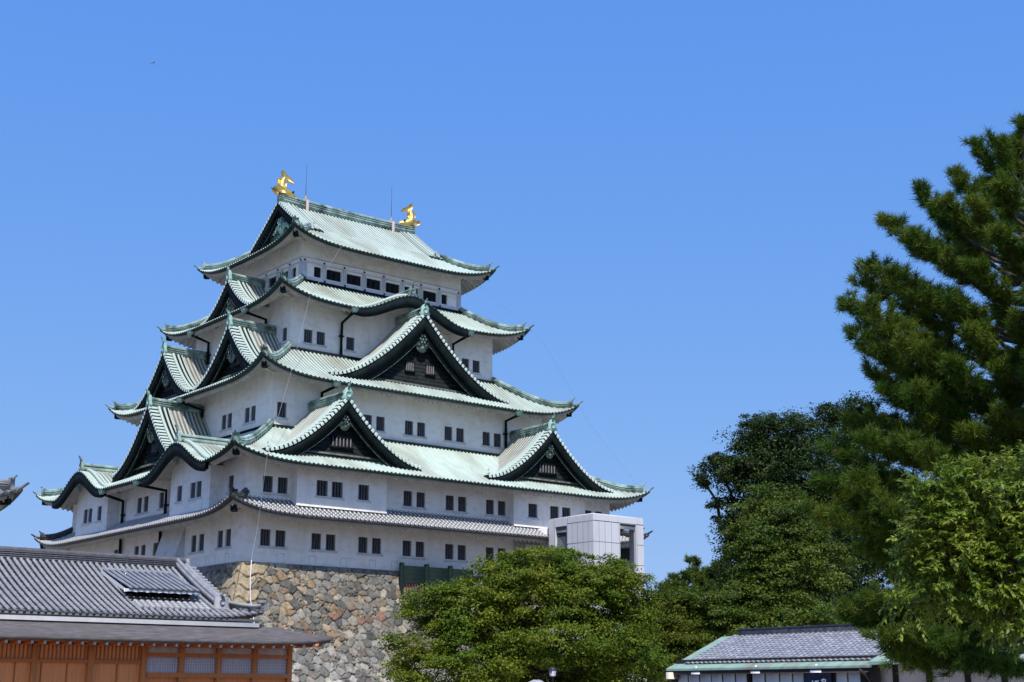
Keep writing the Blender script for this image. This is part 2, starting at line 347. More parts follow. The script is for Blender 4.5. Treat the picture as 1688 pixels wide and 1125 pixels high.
# fifth storey: ribbon of glazed windows between posts
we = [(a, a+b, 25.48, 26.42) for a, b in ((-7.28,.74), (-6.03,1.54), (-3.97,1.54), (-1.91,1.54), (.13,1.54), (2.18,1.54), (4.22,1.54), (6.3,.66))]
ws = [(a, b, 25.48, 26.38) for a, b in ((-5.36,-4.6), (-4.05,-2.55), (-2.02,-.5), (.05,1.55), (2.1,3.6), (4.5,5.3))]
_, PE, PS = storey(8.48, 6.36, 24.3, 28.9, we, ws)
for P, ww, hh in ((PE, we, 8.48), (PS, ws, 6.36)):
    for w_ in ww:
        b = MB(); b.box(P, w_[0]-.02, w_[1]+.02, -.40, -.2, w_[2]-.02, w_[3]+.02); f = b.build('ribbon_window', 'window_glass', keep)
        m = MB(); k = 3 if w_[1]-w_[0] > 1 else 2
        for q in range(1, k): c = w_[0]+(w_[1]-w_[0])*q/k; m.box(P, c-.03, c+.03, -.19, -.12, w_[2], w_[3])
        m.build('mullion', 'lamp_metal', f)
    m = MB()
    m.box(P, -hh-.09, hh+.09, .004, .10, 26.58, 26.64); m.box(P, -hh-.09, hh+.09, .004, .08, 27.02, 27.09)
    m.box(P, -hh-.12, hh+.12, .004, .13, 25.02, 25.34); m.box(P, -hh-.16, hh+.16, .004, .22, 24.66, 24.92)
    for i in range(len(ww)-1):
        c = (ww[i][1]+ww[i+1][0])/2; m.box(P, c-.17, c+.17, .004, .09, 25.34, 26.58)
    for s in (-1, 1): c = s*(hh-.22); m.box(P, c-.22, c+.22, .004, .07, 25.34, 26.58)
    m.build('timber_band', 'plaster_trim', keep)
    for i in range(len(ww)+1):
        c = -hh+.25 if i == 0 else hh-.25 if i == len(ww) else (ww[i-1][1]+ww[i][0])/2
        for z, o in ((26.83, .004), (25.18, .14)): m = MB(); m.tube([P(c, o, z), P(c, o+.06, z)], .095, 8); m.build('nail_cover', 'lamp_metal', keep)

# ---------------------------------------------------------------- roofs
def g01(x): return np.clip(x, 0, 1)
def rib_cols(A, sp, r):
    """columns across a roof side: positions and rib heights"""
    n = max(2, int(round(2*A/sp))); s = 2*A/n; off = np.array([-.5, -.215, -.19, 0, .19, .215])*s; h = np.array([0, 0, .62, 1, .62, 0])*r
    a = (-A+s*(np.arange(n)+.5))[:, None]+off[None]; a = np.append(a.ravel(), A); return a, np.append(np.tile(h, n), 0)

class Tier:
    def __init__(t, hxi, hyi, zi, HX, HY, ze, lift, curve=.25, karas=(), Lc=10., p=4.5):
        t.hi = {'E': hyi, 'W': hyi, 'S': hxi, 'N': hxi}; t.Ai = {'E': hxi, 'W': hxi, 'S': hyi, 'N': hyi}
        t.Ao = {'E': HX, 'W': HX, 'S': HY, 'N': HY}; t.D = {'E': HY-hyi, 'W': HY-hyi, 'S': HX-hxi, 'N': HX-hxi}
        t.zi, t.ze, t.L, t.c, t.karas, t.Lc, t.p = zi, ze, lift, curve, karas, Lc, p
    def base(t, side, a, d):
        D = t.D[side]; x = g01(d/D); e = np.clip(t.Ao[side]-np.abs(a), 0, None)
        return t.zi-(t.zi-t.ze)*((1+t.c)*x-t.c*x*x)+t.L*g01(1-e/t.Lc)**t.p*x*x
    def h(t, side, a, d):
        z = t.base(side, a, d)
        for (s, a0, w_, top) in t.karas:
            if s == side:
                q = np.abs(a-a0)/w_; b = np.where(q < 1, .5*(1+np.cos(PI*np.clip(q, 0, 1)**.92)), 0)
                z = np.where(q < 1, np.maximum(z, t.ze+.03+(top-t.ze)*b), z)
        return z
    def kara_at(t, side, a):
        k = np.zeros_like(a)
        for (s, a0, w_, top) in t.karas:
            if s == side: k = np.maximum(k, (np.abs(a-a0) < w_*.98)*1.0)
        return k

def tier_roof(t, ov, m_tile=('copper', 'copper_pan'), m_end='copper_end', sp=.38, rr=.085, step=False, name='tier_roof', sides='ESNW', dmin=None, parent=None, worn=False):
    par = parent or keep
    roof = MB(); ends = MB(); fas = MB(); sof = MB()
    for side in sides:
        P0 = frame(side, t.hi[side]); D = t.D[side]; Ai, Ao = t.Ai[side], t.Ao[side]
        a, rib = rib_cols(Ao, sp if side in 'ES' else sp*2, rr); cm = np.isin(np.arange(len(a)) % 6, (0, 5)).astype(int)
        d0 = np.clip(np.abs(a)-Ai, 0, D)
        if dmin is not None and side in dmin: d0 = np.maximum(d0, dmin[side])
        if step:
            k = np.arange(0, D, .34); rows = np.sort(np.concatenate([k+.005, k+.14, k+.33])); rows = np.append(rows[rows < D-.02], D); fr_ = (rows % .34)/.34; saw = .05*fr_; saw[-1] = .05
            cm = np.where(cm[:, None] > 0, 2, np.where((fr_ < .3)[None] | (np.arange(len(rows))[None] > len(rows)-3), 0, 1))
            dd = np.maximum(rows[None], d0[:, None]); zz = t.h(side, a[:, None], dd)+rib[:, None]+saw[None]*(.4+.6*(rib[:, None] > 0))
        else:
            v = np.linspace(0, 1, 12); dd = d0[:, None]+(D-d0)[:, None]*v[None]; zz = t.h(side, a[:, None], dd)+rib[:, None]
        Pn = np.stack(np.broadcast_arrays(*P0(a[:, None]+0*dd, dd, zz)), -1)
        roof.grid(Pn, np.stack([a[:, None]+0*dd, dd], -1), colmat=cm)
        # tile ends: strip below the eave edge with round discs
        e0 = np.full_like(a, D); ze = t.h(side, a, e0)
        top = np.stack(np.broadcast_arrays(*P0(a, e0+.002, ze+rib)), -1); bot = np.stack(np.broadcast_arrays(*P0(a, e0+.002, ze-.11)), -1)
        ends.grid(np.stack([top, bot], 1)); bot2 = np.stack(np.broadcast_arrays(*P0(a, e0-.45, ze-.13)), -1); ends.grid(np.stack([bot, bot2], 1))
        if side in 'ES':
            for c in a[3::6]:
                zc = float(t.h(side, np.array([c]), np.array([D]))[0]); q = [P0(c+rr*1.05*math.cos(x), D+.03, zc-.01+rr*1.05*math.sin(x)) for x in np.arange(0, 2*PI, PI/4)]
                ends.poly(q)
                ends.grid([[P0(c+rr*1.05*math.cos(x), D+.03, zc-.01+rr*1.05*math.sin(x)) for x in np.arange(0, 2.01*PI, PI/4)], [P0(c+rr*1.05*math.cos(x), D-.02, zc-.01+rr*1.05*math.sin(x)) for x in np.arange(0, 2.01*PI, PI/4)]])
        # plaster fascia and scalloped rafters (recessed under the tile edge; left out where a curved gable rises)
        pit = .46; ns = int(2*Ao/pit)*8; s_all = np.linspace(-Ao+.34, Ao-.34, ns+1); kk = t.kara_at(side, s_all)
        runs = []; cur = []
        for q_, k_ in zip(s_all, kk):
            if k_: 
                if len(cur) > 1: runs.append(np.array(cur))
                cur = []
            else: cur.append(q_)
        if len(cur) > 1: runs.append(np.array(cur))
        for s_ in runs:
            ph = (s_/pit) % 1.0; raf = np.maximum(0, 1-np.abs(ph-.5)*2.6)*.19
            e1 = np.full_like(s_, D-.40); z1 = t.base(side, s_, np.full_like(s_, D))-.10
            J = lambda d_, z_: np.stack(np.broadcast_arrays(*P0(s_, d_, z_)), -1)
            fas.grid(np.stack([J(e1, z1), J(e1, z1-.20)], 1)); fas.grid(np.stack([J(e1, z1-.20), J(e1-.10, z1-.205)], 1))
            din = np.clip(np.maximum(D-ov, np.abs(s_)-Ai), 0, D-.52); rows = [J(e1-.10, z1-.20), J(e1-.10, z1-.22-raf)]
            for v in (.33, .66, 1):
                d_ = (D-.50)*(1-v)+din*v; rows.append(J(d_, t.base(side, s_, d_)-.32-.12*(D-d_)/ov-raf))
            sof.grid(np.stack(rows, 1))
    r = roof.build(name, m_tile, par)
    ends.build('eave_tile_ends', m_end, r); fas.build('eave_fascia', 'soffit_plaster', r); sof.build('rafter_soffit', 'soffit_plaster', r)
    return r

def hip_ridges(t, ov, r, m='copper_trim', end=True, start=0., par=None, bw=.17, hh=.42):
    for sx in (-1, 1):
        for sy in (-1, 1):
            D = t.D['E']; hx, hy = t.Ai['E'], t.Ai['S']; pts = []
            for v in np.linspace(start, 1-.55/D, 14):
                d = D*v; z = float(t.base('E', np.array([hx+d]), np.array([d]))[0]); pts.append((sx*(hx+d), sy*(hy+d), z+.02))
            sd = np.array([sx, -sy, 0])/math.sqrt(2); mb = MB(); mb.sweep(pts, sd, bw, hh)
            for lz in (.42, .74): mb.sweep([np.array(p)+[0, 0, hh*lz] for p in pts], sd, bw+.09, .05)
            up = [np.array(p)+[0, 0, hh+.05] for p in pts]; mb.tube(up, .14, 6)
            p = np.array(pts[-1]); q = p+np.array([sx, sy, 0])*.06
            for k in (0,):                                      # end tile with horn
                mb.sweep([q-np.array([sx, sy, 0])*.05, q+np.array([sx, sy, 0])*.05], sd, .27, hh+.28)
                mb.tube([q+[0,0,hh+.12], q+np.array([sx*.10, sy*.10, hh+.32]), q+np.array([sx*.22, sy*.22, hh+.44])], [.10, .08, .03], 6)
            zt = float(t.base('E', np.array([hx+D]), np.array([D]))[0])
            mb.tube([(sx*(hx+D-.6), sy*(hy+D-.6), zt-.12), (sx*(hx+D-.1), sy*(hy+D-.1), zt+.06), (sx*(hx+D+.22), sy*(hy+D+.22), zt+.33)], [.13, .11, .06], 6)
            mb.build('hip_ridge', m, r)
            b = MB(); d0 = D-ov; zz = lambda d: float(t.base('E', np.array([hx+d]), np.array([d]))[0])-.50
            b.sweep([(sx*(hx+d), sy*(hy+d), zz(d)-.30*(1-(d-d0)/ov)) for d in np.linspace(d0-.1, D-.75, 6)], sd, .17, .34, -.12); b.build('hip_rafter', 'soffit_plaster', r)
            c = MB(); d = D-.62; c.sweep([(sx*(hx+d-.2), sy*(hy+d-.2), zz(d)-.2), (sx*(hx+d+.12), sy*(hy+d+.12), zz(d)-.16)], sd, .2, .42, -.12); c.build('rafter_cap', 'copper_dark', r)

tA = Tier(17.7, 15.58, 4.86, 18.02+2.42, 15.9+2.42, 3.28, 1.05)
rA = tier_roof(tA, 2.42, ('tile_mortar', 'tile_round', 'tile'), 'tile', .38, .085, True); hip_ridges(tA, 2.42, rA, 'tile')
tB = Tier(13.78, 11.66, 10.97, 18.02+2.55, 15.9+2.55, 7.12, 1.05, karas=(('S', 9.15, 5.3, 9.15), ('S', -9.15, 5.3, 9.15)))
rB = tier_roof(tB, 2.55, 'copper'); hip_ridges(tB, 2.55, rB)
tC = Tier(10.6, 8.48, 18.27, 13.78+2.42, 11.66+2.42, 14.68, 1.4); rC = tier_roof(tC, 2.42); hip_ridges(tC, 2.42, rC)
tD = Tier(8.48, 6.36, 24.95, 10.6+2.5, 8.48+2.5, 22.02, 1.3, karas=(('E', 0., 5.9, 24.0),)); rD = tier_roof(tD, 2.5); hip_ridges(tD, 2.5, rD)

for t_, r_, nm in ((tB, rB, 'B'), (tC, rC, 'C'), (tD, rD, 'D')):  # dark strip along the wall foot above each copper roof
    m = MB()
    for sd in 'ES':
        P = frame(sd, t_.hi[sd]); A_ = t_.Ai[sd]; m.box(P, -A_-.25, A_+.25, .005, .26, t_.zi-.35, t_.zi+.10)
    m.build('wall_foot_strip', 'copper_dark', r_)
def bars_along(P, pts, r, mb): mb.tube([P(*q) for q in pts], r, 6)

def ornament(mb, P, a, o, z, s=1.):
    """gable-end tile: shield with shoulders and a forward horn"""
    out = [(-.36,0), (.36,0), (.44,.22), (.30,.36), (.34,.62), (.16,.86), (0,.95), (-.16,.86), (-.34,.62), (-.30,.36), (-.44,.22)]
    mb.extrude(P, [(a+x*s, z+y*s) for x, y in out], o-.08, o+.08)
    mb.tube([P(a, o+.02, z+.8*s), P(a, o+.12*s, z+1.1*s), P(a, o+.3*s, z+1.3*s)], [.12*s, .1*s, .04*s], 6)
    mb.tube([P(a, o+.08, z+.42*s), P(a, o+.14, z+.42*s)], .2*s, 8)

def gable(side, ref, a0, w_, zc, of, ow, ob, zbot, roof=True, m_tile='copper_worn', kind='chidori', wins=(), fish=False, m_wall='copper_panel', m_board='copper_dark', big=1., tier=None):
    """triangular dormer gable; zc(b) height of the roof curve at lateral distance b"""
    P = frame(side, ref); pk = 1.3 if side == 'S' else 1.0; B = np.linspace(0, w_, 22); Z = np.array([zc(b) for b in B]); sl = np.gradient(Z, B); nn = np.stack([-sl, np.ones_like(sl)], 1); nn /= np.linalg.norm(nn, axis=1)[:, None]
    body = MB(); ridges = MB(); band = MB(); board = MB(); trim = MB(); arc = np.concatenate([[0], np.cumsum(np.hypot(np.diff(B), np.diff(Z)))])
    for s in (-1, 1):
        if roof:
            n = int((of-.7-ob)/.36); O = (ob+(of-.7-ob)/n*(np.arange(n)[:, None]+np.array([0, .28, .31, .5, .69, .72])[None])).ravel(); O = np.append(O, of-.7); rib = np.tile([0, 0, .035, .058, .035, 0], n); rib = np.append(rib, 0)
            bb = B[:, None]+nn[:, 0][:, None]*rib[None]; zz = Z[:, None]+nn[:, 1][:, None]*rib[None]; X = P(a0+s*bb, O[None]+0*bb, zz)
            body.grid(np.swapaxes(np.stack(np.broadcast_arrays(*X), -1), 0, 1), np.swapaxes(np.stack([O[None]+0*bb, arc[:, None]+0*bb], -1), 0, 1), colmat=np.isin(np.arange(len(O)) % 6, (0, 5)).astype(int))
        # verge band: short tiles across the verge
        na = int(arc[-1]/.40)*6; nb_ = na//6; q = np.append((.12+(arc[-1]-.12)/nb_*(np.arange(nb_)[:, None]+np.array([0, .26, .31, .48, .78, .95])[None])).ravel(), arc[-1]); b_ = np.interp(q, arc, B); z_ = np.interp(q, arc, Z); nx = np.interp(q, arc, nn[:, 0]); nz = np.interp(q, arc, nn[:, 1])
        rb = np.tile([0, 0, .13, .17, .17, .13], na//6); rb = np.append(rb, 0)+.05; bcm = np.isin(np.arange(na+1) % 6, (0, 5)).astype(int)  # gap columns get the dark material: shadow between tiles put into the colour
        top = []
        for o in (of-.72, of):
            X = P(a0+s*(b_+nx*rb), o+0*b_, z_+nz*rb); top.append(np.stack(np.broadcast_arrays(*X), -1))
        X = P(a0+s*(b_-nx*.06), of+0*b_, z_-nz*.06); top.append(np.stack(np.broadcast_arrays(*X), -1))
        band.grid(np.stack(top, 1), np.stack([np.stack([0*q, q], 1)]*3, 1), colmat=bcm)
        gt = [np.stack(np.broadcast_arrays(*P(a0+s*(B+nn[:, 0]*.10), o+0*B, Z+nn[:, 1]*.10)), -1) for o in (of-1.78, of-.71)]; board.grid(np.stack(gt, 1))
        for j, (o, r_) in enumerate(((of-.93, .14), (of-1.38, .10), (of-1.74, .06))):
            k = 19 if roof else 21
            bars_along(P, [(a0+s*(B[i]+nn[i, 0]*.1), o, Z[i]+nn[i, 1]*.14) for i in range(0, k)], r_, ridges)
        i = 19 if roof else 20; ornament(ridges, P, a0+s*B[i], of-1.0, Z[i]+.1, .5)
        # barge boards
        i0 = np.arange(len(B))
        for (o0, o1, u0, u1, mb) in ((of-.22, of-.07, .07, .62*big, board), (of-.50, of-.30, .5*big, .92*big, board)):
            G = []
            for i in i0:
                c0 = (a0+s*(B[i]-nn[i, 0]*u0) if B[i] > nn[i, 0]*u0 else a0, Z[i]-nn[i, 1]*u0); f = .55+.45*min(1, B[i]/w_*2+.2) if False else 1
                aa = a0+s*B[i]; fl = float(tier.h(side, np.array([aa]), np.array([ref+o1-tier.hi[side]]))[0])-.08 if tier else -99
                zl = lambda u: max(Z[i]-u/max(nn[i, 1], .62), min(fl, Z[i]-u/max(nn[i, 1], .62)+2))
                G.append([P(aa, o1, zl(u0)), P(aa, o1, zl(u1)), P(aa, o0, zl(u1)), P(aa, o0, zl(u0))])
            mb.grid(np.array(G), closed=True)
        bars_along(P, [(a0+s*B[i], of-.28, max(Z[i]-.93*big/max(nn[i, 1], .62), (float(tier.h(side, np.array([a0+s*B[i]]), np.array([ref+of-.28-tier.hi[side]]))[0]) if tier else -99))) for i in range(1, 22)], .016, trim)
    ridges_o = []
    g_ = body.build('dormer_gable', (m_tile, 'copper_worn_pan'), keep) if roof else band.build('gable_verge', (m_tile, 'copper_dark'), keep)
    if roof: band.build('verge_tiles', ('copper', 'copper_dark'), g_)
    ridges.build('descending_ridge', 'copper', g_)
    board.build('barge_board', m_board, g_); trim.build('board_trim', 'carving', g_)
    if roof:
        rd = MB(); zt = Z[0]
        G = [(P(a0, o, zt-.1+.12*max(0, (o-of+1.6))**2*.25)) for o in np.linspace(ob-.1, of-.25, 8)]
        side_v = np.array(P(1, 0, 0))-np.array(P(0, 0, 0)); rd.sweep(G, side_v, .22, .52)
        for lz in (.18, .36, .52): rd.sweep([np.array(q)+[0,0,lz] for q in G], side_v, .31, .05)
        rd.tube([np.array(q)+[0,0,.66] for q in G], .14, 6)
        rd.build('gable_ridge', 'copper_trim', g_)
        on = MB(); ornament(on, P, a0, of-.12, zt-.15, 1.15); on.build('ridge_end_tile', 'verdigris', g_)
    # recessed gable wall with lap boards
    wl = MB(); zs = np.arange(zbot, Z[0]-.4, .32)
    for z0 in zs:
        z1 = min(z0+.32, Z[0]-.35)
        b0 = float(np.interp(-(z0+.35), -Z, B)); b1 = float(np.interp(-(z1+.35), -Z, B))
        wl.add([P(a0-b0, ow+.03, z0), P(a0+b0, ow+.03, z0), P(a0+b1, ow, z1), P(a0-b1, ow, z1), P(a0-b0, ow, z0), P(a0+b0, ow, z0)], [(0,1,2,3), (0,1,5,4)])
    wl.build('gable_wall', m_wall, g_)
    bm_ = MB(); bm_.box(P, a0-w_*.78, a0+w_*.78, ow+.02, ow+.22, zbot-.02, zbot+.10); bm_.build('gable_foot_beam', 'beam_grey', g_)
    # carved pendant: flower, lobes and side scrolls
    pd = MB(); zp = Z[0]-(1.55+.35*(pk-1)/.3)*big; s = .78*big*pk; o = of-.25
    circ = lambda cx, cz, r_, k=10: [(cx+r_*math.cos(x), cz+r_*math.sin(x)) for x in np.linspace(0, 2*PI, k, endpoint=False)]
    for (cx, cz, r_, th) in ((0, 0, .30, .18), (0, -.62, .52, .10), (-.36, -.42, .34, .12), (.36, -.42, .34, .12), (-.82, -.42, .24, .08), (.82, -.42, .24, .08), (-1.18, -.66, .17, .07), (1.18, -.66, .17, .07), (-1.45, -.85, .12, .06), (1.45, -.85, .12, .06), (-.25, .42, .2, .08), (.25, .42, .2, .08)):
        pd.extrude(P, circ(a0+cx*s, zp+cz*s, r_*s), o-.3, o-.3+th)
        if r_ > .2: pd.tube([P(a0+cx*s, o-.3+th, zp+cz*s), P(a0+cx*s, o-.24+th, zp+cz*s)], r_*s*.35, 8)
    for k in range(6): x = k*PI/3; pd.tube([P(a0+math.cos(x)*.28*s, o-.12, zp+math.sin(x)*.28*s), P(a0+math.cos(x)*.28*s, o-.02, zp+math.sin(x)*.28*s)], .11*s, 6)
    pd.build('carved_pendant', 'carving' if roof else 'verdigris', g_)
    for (x0, x1, z0, z1, nb) in wins:
        b = MB(); b.box(P, a0+x0, a0+x1, ow+.035, ow+.075, z0, z1); b.box(P, a0+x0-.1, a0+x1+.1, ow+.03, ow+.2, z0-.12, z0-.002); b.box(P, a0+x0-.05, a0+x1+.05, ow+.03, ow+.16, z1+.002, z1+.08)
        f = b.build('gable_window', 'window_dark', g_); m_ = MB()
        for k in range(nb): c = a0+x0+(x1-x0)*(k+.5)/nb; m_.box(P, c-.05, c+.05, ow+.08, ow+.13, z0, z1)
        m_.build('lattice', 'lattice_bar_pale', f)
    return g_

def cv(za, zf, w_, p=1.72): return lambda b: zf+(za-zf)*(max(0, 1-b/w_)**p)
# east faces: two on the second tier, a big one on the third
for a0 in (-10.3, 10.3):
    gable('E', 15.9, a0, 6.95, cv(12.65, 7.95, 6.95), 1.35, .45, -4.3, 8.35, tier=tB, wins=((-.95, .95, 9.05, 9.72, 6),))
gable('E', 11.66, 0., 9.2, cv(22.05, 15.55, 9.2, 1.66), 1.05, .1, -3.2, 15.95, tier=tC, wins=((-1.35, -.5, 17.15, 17.9, 4), (.75, 1.6, 17.15, 17.9, 4)), big=1.35)
# south faces
gable('S', 18.02, 0., 6.2, cv(13.75, 8.6, 6.2), .75, -.2, -4.3, 8.95, tier=tB, wins=((-.55, .55, 9.9, 10.7, 4),))
for a0 in (-6., 6.):
    gable('S', 13.78, a0, 5.7, cv(19.95, 15.5, 5.7), 1.2, .3, -3.2, 15.9, tier=tC, wins=((-.7, .7, 16.6, 17.2, 5),))
gable('S', 10.6, 0., 4.7, cv(25.75, 22.55, 4.7), 1.55, .6, -2.2, 22.9, tier=tD, wins=((-.5, .5, 23.3, 23.8, 4),))

# curved karahafu gables: dark board under the swelling eave, ridge and end ornament on top
def kara(t, side, a0, w_, top, rpar, ob, wall_in, bw_, zlow):
    P = frame(side, t.hi[side]); D = t.D[side]; q = np.linspace(-w_, w_, 41); z = t.h(side, a0+q, np.full_like(q, D))
    thick = .50+.42*np.cos(np.clip(np.abs(q)/w_, 0, 1)*PI/2)**.7
    m_ = MB(); G = [[P(a0+x, D-.02, zz-.10), P(a0+x, D-.02, zz-.10-th), P(a0+x, D-.28, zz-.10-th), P(a0+x, D-.28, zz-.10)] for x, zz, th in zip(q, z, thick)]
    m_.grid(G, closed=True); m_.build('curved_barge_board', 'copper_dark', rpar)
    # wall behind the swelling eave and a plastered vault under it
    m_ = MB(); dw = D-wall_in; hw = t.h(side, a0+q, np.full_like(q, dw)); k_ = np.abs(q) < bw_
    m_.grid([[P(a0+x, dw+.004, zz-.12), P(a0+x, dw+.004, zlow)] for x, zz in zip(q[k_], hw[k_])]); m_.build('curved_gable_wall', 'plaster', rpar)
    m_ = MB(); qs = q[2:-2]; zs2 = z[2:-2]
    m_.grid([[P(a0+x, D-.28, zz-.14), P(a0+x, D-.9, zz-.30), P(a0+x, D-1.0, zz-.18), P(a0+x, D-wall_in-.6, zz-.18)] for x, zz in zip(qs, zs2)]); m_.build('curved_soffit', 'soffit_plaster', rpar)
    # tile rolls following the curve, behind a verge band
    m_ = MB(); nn_ = max(3, int((D-.75)/.36)); O = ((D-.75)/nn_*(np.arange(nn_)[:, None]+np.array([0, .28, .31, .5, .69, .72])[None])).ravel(); O = np.append(O, D-.75); rb_ = np.append(np.tile([0, 0, .055, .085, .055, 0], nn_), 0)
    q3 = np.linspace(-w_*.97, w_*.97, 61); bs = t.base(side, (a0+q3)[None]+0*O[:, None], O[:, None]+0*q3[None]); kz = t.ze+.03+(t.h(side, a0+q3, np.full_like(q3, D))-t.ze-.03)[None]+.125+rb_[:, None]
    hz_ = np.where(kz > bs+.10, kz, bs-.05); aa_ = np.abs((a0+q3)[None]+0*O[:, None])-t.Ai[side]; other = 'S' if side == 'E' else 'E'
    hz_ = np.where(aa_ > O[:, None]-.15, t.base(other, t.hi[side]+O[:, None]+0*aa_, np.clip(aa_, 0, None))-.35, hz_); X = P((a0+q3)[None]+0*O[:, None], O[:, None]+0*q3[None], hz_)
    m_.grid(np.stack(np.broadcast_arrays(*X), -1), np.stack([O[:, None]+0*q3[None], q3[None]+0*O[:, None]], -1), colmat=np.isin(np.arange(len(O)) % 6, (0, 5)).astype(int)); m_.build('curved_tile_field', ('copper', 'copper_pan'), rpar)
    m_ = MB(); m_.tube([P(a0+x, D-.82, zz+.22) for x, zz in zip(q, z)], .15, 6); m_.build('verge_roll', 'copper', rpar)
    m_ = MB(); m_.extrude(P, [(a0+x, top-.65+y) for x, y in ((-.9,-.1), (-.5,-.35), (-.28,-.75), (0,-.95), (.28,-.75), (.5,-.35), (.9,-.1), (.5,.12), (-.5,.12))], D-.36, D-.2); m_.build('curved_gable_pendant', 'carving', rpar)
    m_ = MB(); pts = [P(a0, o, top+.16) for o in np.linspace(D-.35, ob, 8)]; sd = np.array(P(1,0,0))-np.array(P(0,0,0))
    m_.sweep(pts, sd, .22, .42); m_.sweep([np.array(p)+[0,0,.42] for p in pts], sd, .28, .07); m_.tube([np.array(p)+[0,0,.55] for p in pts], .12, 6); m_.build('curved_gable_ridge', 'copper_trim', rpar)
    m_ = MB(); ornament(m_, P, a0, D-.3, top+.05, 1.05); m_.build('ridge_end_tile', 'copper_trim', rpar)
kara(tB, 'S', 9.15, 5.3, 9.15, rB, .2, 1.5, 3.25, 7.3); kara(tB, 'S', -9.15, 5.3, 9.15, rB, .2, 1.5, 3.25, 7.3); kara(tD, 'E', 0., 5.9, 24.0, rD, .1, 2.49, 5.8, 22.0)

# top hip-and-gable roof
HX, HY = 8.48+2.35, 6.36+2.35; XG, XW = 7.55, 6.6
tE = Tier(XW, HY-(HX-XW), 0, HX, HY, 27.85, 1.25); zr = 33.95
def gE(e): y = np.clip(HY-e, 0, HY)/HY; return zr-(zr-27.85)*(1.18*y-.18*y*y)
def baseE(side, a, d):
    e = tE.D[side]-d; cx = np.clip(tE.Ao[side]-np.abs(a), 0, None)
    return gE(e)+tE.L*g01(1-cx/tE.Lc)**tE.p*g01(d/tE.D[side])**2
tE.base = baseE; tE.h = baseE
rE = tier_roof(tE, 2.35); hip_ridges(tE, 2.35, rE, start=.12)
m = MB()    # upper slopes from ridge down to the skirt
for s in (-1, 1):
    a, rib = rib_cols(HX, .38, .085); k_ = np.abs(a) < XG-.55; a = a[k_]; rib = rib[k_]; cm_ = np.isin(np.arange(len(k_)) % 6, (0, 5)).astype(int)[k_]; yy = np.linspace(0, HY-(HX-XW)+.02, 10); zz = gE(HY-yy)[None]+rib[:, None]
    m.grid(np.stack(np.broadcast_arrays(a[:, None]+0*zz, s*yy[None]+0*zz, zz), -1), np.stack(np.broadcast_arrays(a[:, None]+0*zz, yy[None]+0*zz), -1), colmat=cm_)
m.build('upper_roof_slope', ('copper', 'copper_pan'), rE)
for sd, P in (('S', None), ('N', None)):
    gable(sd, XG, 0., 5.25, lambda b: float(gE(HY-b)), 0., -1.0, -1.2, 29.75, roof=False, m_tile='copper', m_wall='verdigris', big=.95)
m = MB(); pts = [(x, 0, zr-.1+.18*(abs(x)/XG)**3) for x in np.linspace(-XG+.1, XG-.1, 15)]
m.sweep(pts, (0,1,0), .28, .62)
for lz in (.22, .44, .62): m.sweep([np.array(p)+[0,0,lz] for p in pts], (0,1,0), .335, .055)
m.tube([np.array(p)+[0,0,.80] for p in pts], .15, 8); m.build('main_ridge', 'copper_trim', rE)
def fish(sx):
    """golden dolphin-like fish standing on its head, tail up; u runs inward along the ridge"""
    T = lambda u, v, z: np.array((sx*(XG-.65-u), v, 34.55+z))
    path = [(1.15,.30,.10,.12), (1.0,.34,.24,.2), (.75,.36,.34,.28), (.40,.42,.42,.36), (.05,.55,.44,.40), (-.22,.82,.40,.38), (-.30,1.15,.33,.33), (-.25,1.45,.27,.27), (-.12,1.72,.2,.2), (0,1.92,.12,.13)]
    m_ = MB(); G = []
    for i, (u, z, rv, rz) in enumerate(path):
        j, k = max(0, i-1), min(len(path)-1, i+1); d = np.array([path[k][0]-path[j][0], path[k][1]-path[j][1]]); d /= np.linalg.norm(d); nrm = np.array([-d[1], d[0]])
        G.append([T(u+nrm[0]*rz*math.sin(x), rv*math.cos(x), z+nrm[1]*rz*math.sin(x)) for x in np.linspace(0, 2*PI, 12, endpoint=False)])
    m_.grid(G, closed=True); m_.poly(G[0]); m_.poly(G[-1])
    body = m_.build('golden_fish', 'gold', rE, smooth=True)
    def fin(pts, v0, th, nm='fin', par=body):
        f = MB(); P = lambda a, o, z: T(a, o, z); f.extrude(P, pts, v0-th, v0+th); f.build(nm, 'gold', par)
    fin([(-.14,1.7), (-.32,2.05), (-.42,2.40), (-.30,2.62), (-.08,2.50), (.10,2.25), (.32,2.12), (.62,1.98), (.95,1.62), (.92,1.50), (.70,1.56), (.45,1.58), (.22,1.66), (.08,1.62)], 0, .07, 'tail_fin')
    fin([(-.45,1.0), (-.78,1.32), (-.70,1.42), (-.84,1.72), (-.62,1.62), (-.52,1.85), (-.30,1.55), (-.24,1.3)], 0, .05, 'dorsal_fin')
    fin([(.05,1.0), (.2,1.15), (.16,1.3), (.28,1.4), (.1,1.55), (.0,1.5), (-.1,1.2)], 0, .05, 'belly_fin')
    for s in (-1, 1):
        fin([(-.1,.35), (-.5,.18), (-.9,.42), (-1.25,.78), (-1.05,.72), (-.95,.95), (-.7,.75), (-.45,.85), (-.2,.7)], s*.34, .06, 'pectoral_fin')
        fin([(1.22,.12), (.9,.0), (.4,-.02), (.3,.2), (.6,.24), (.95,.22)], s*.14, .1, 'jaw')
        e = MB(); e.tube([T(.72, s*.28, .56), T(.72, s*.42, .58)], .1, 8); e.build('eye', 'window_dark', body)
fish(1); fish(-1)
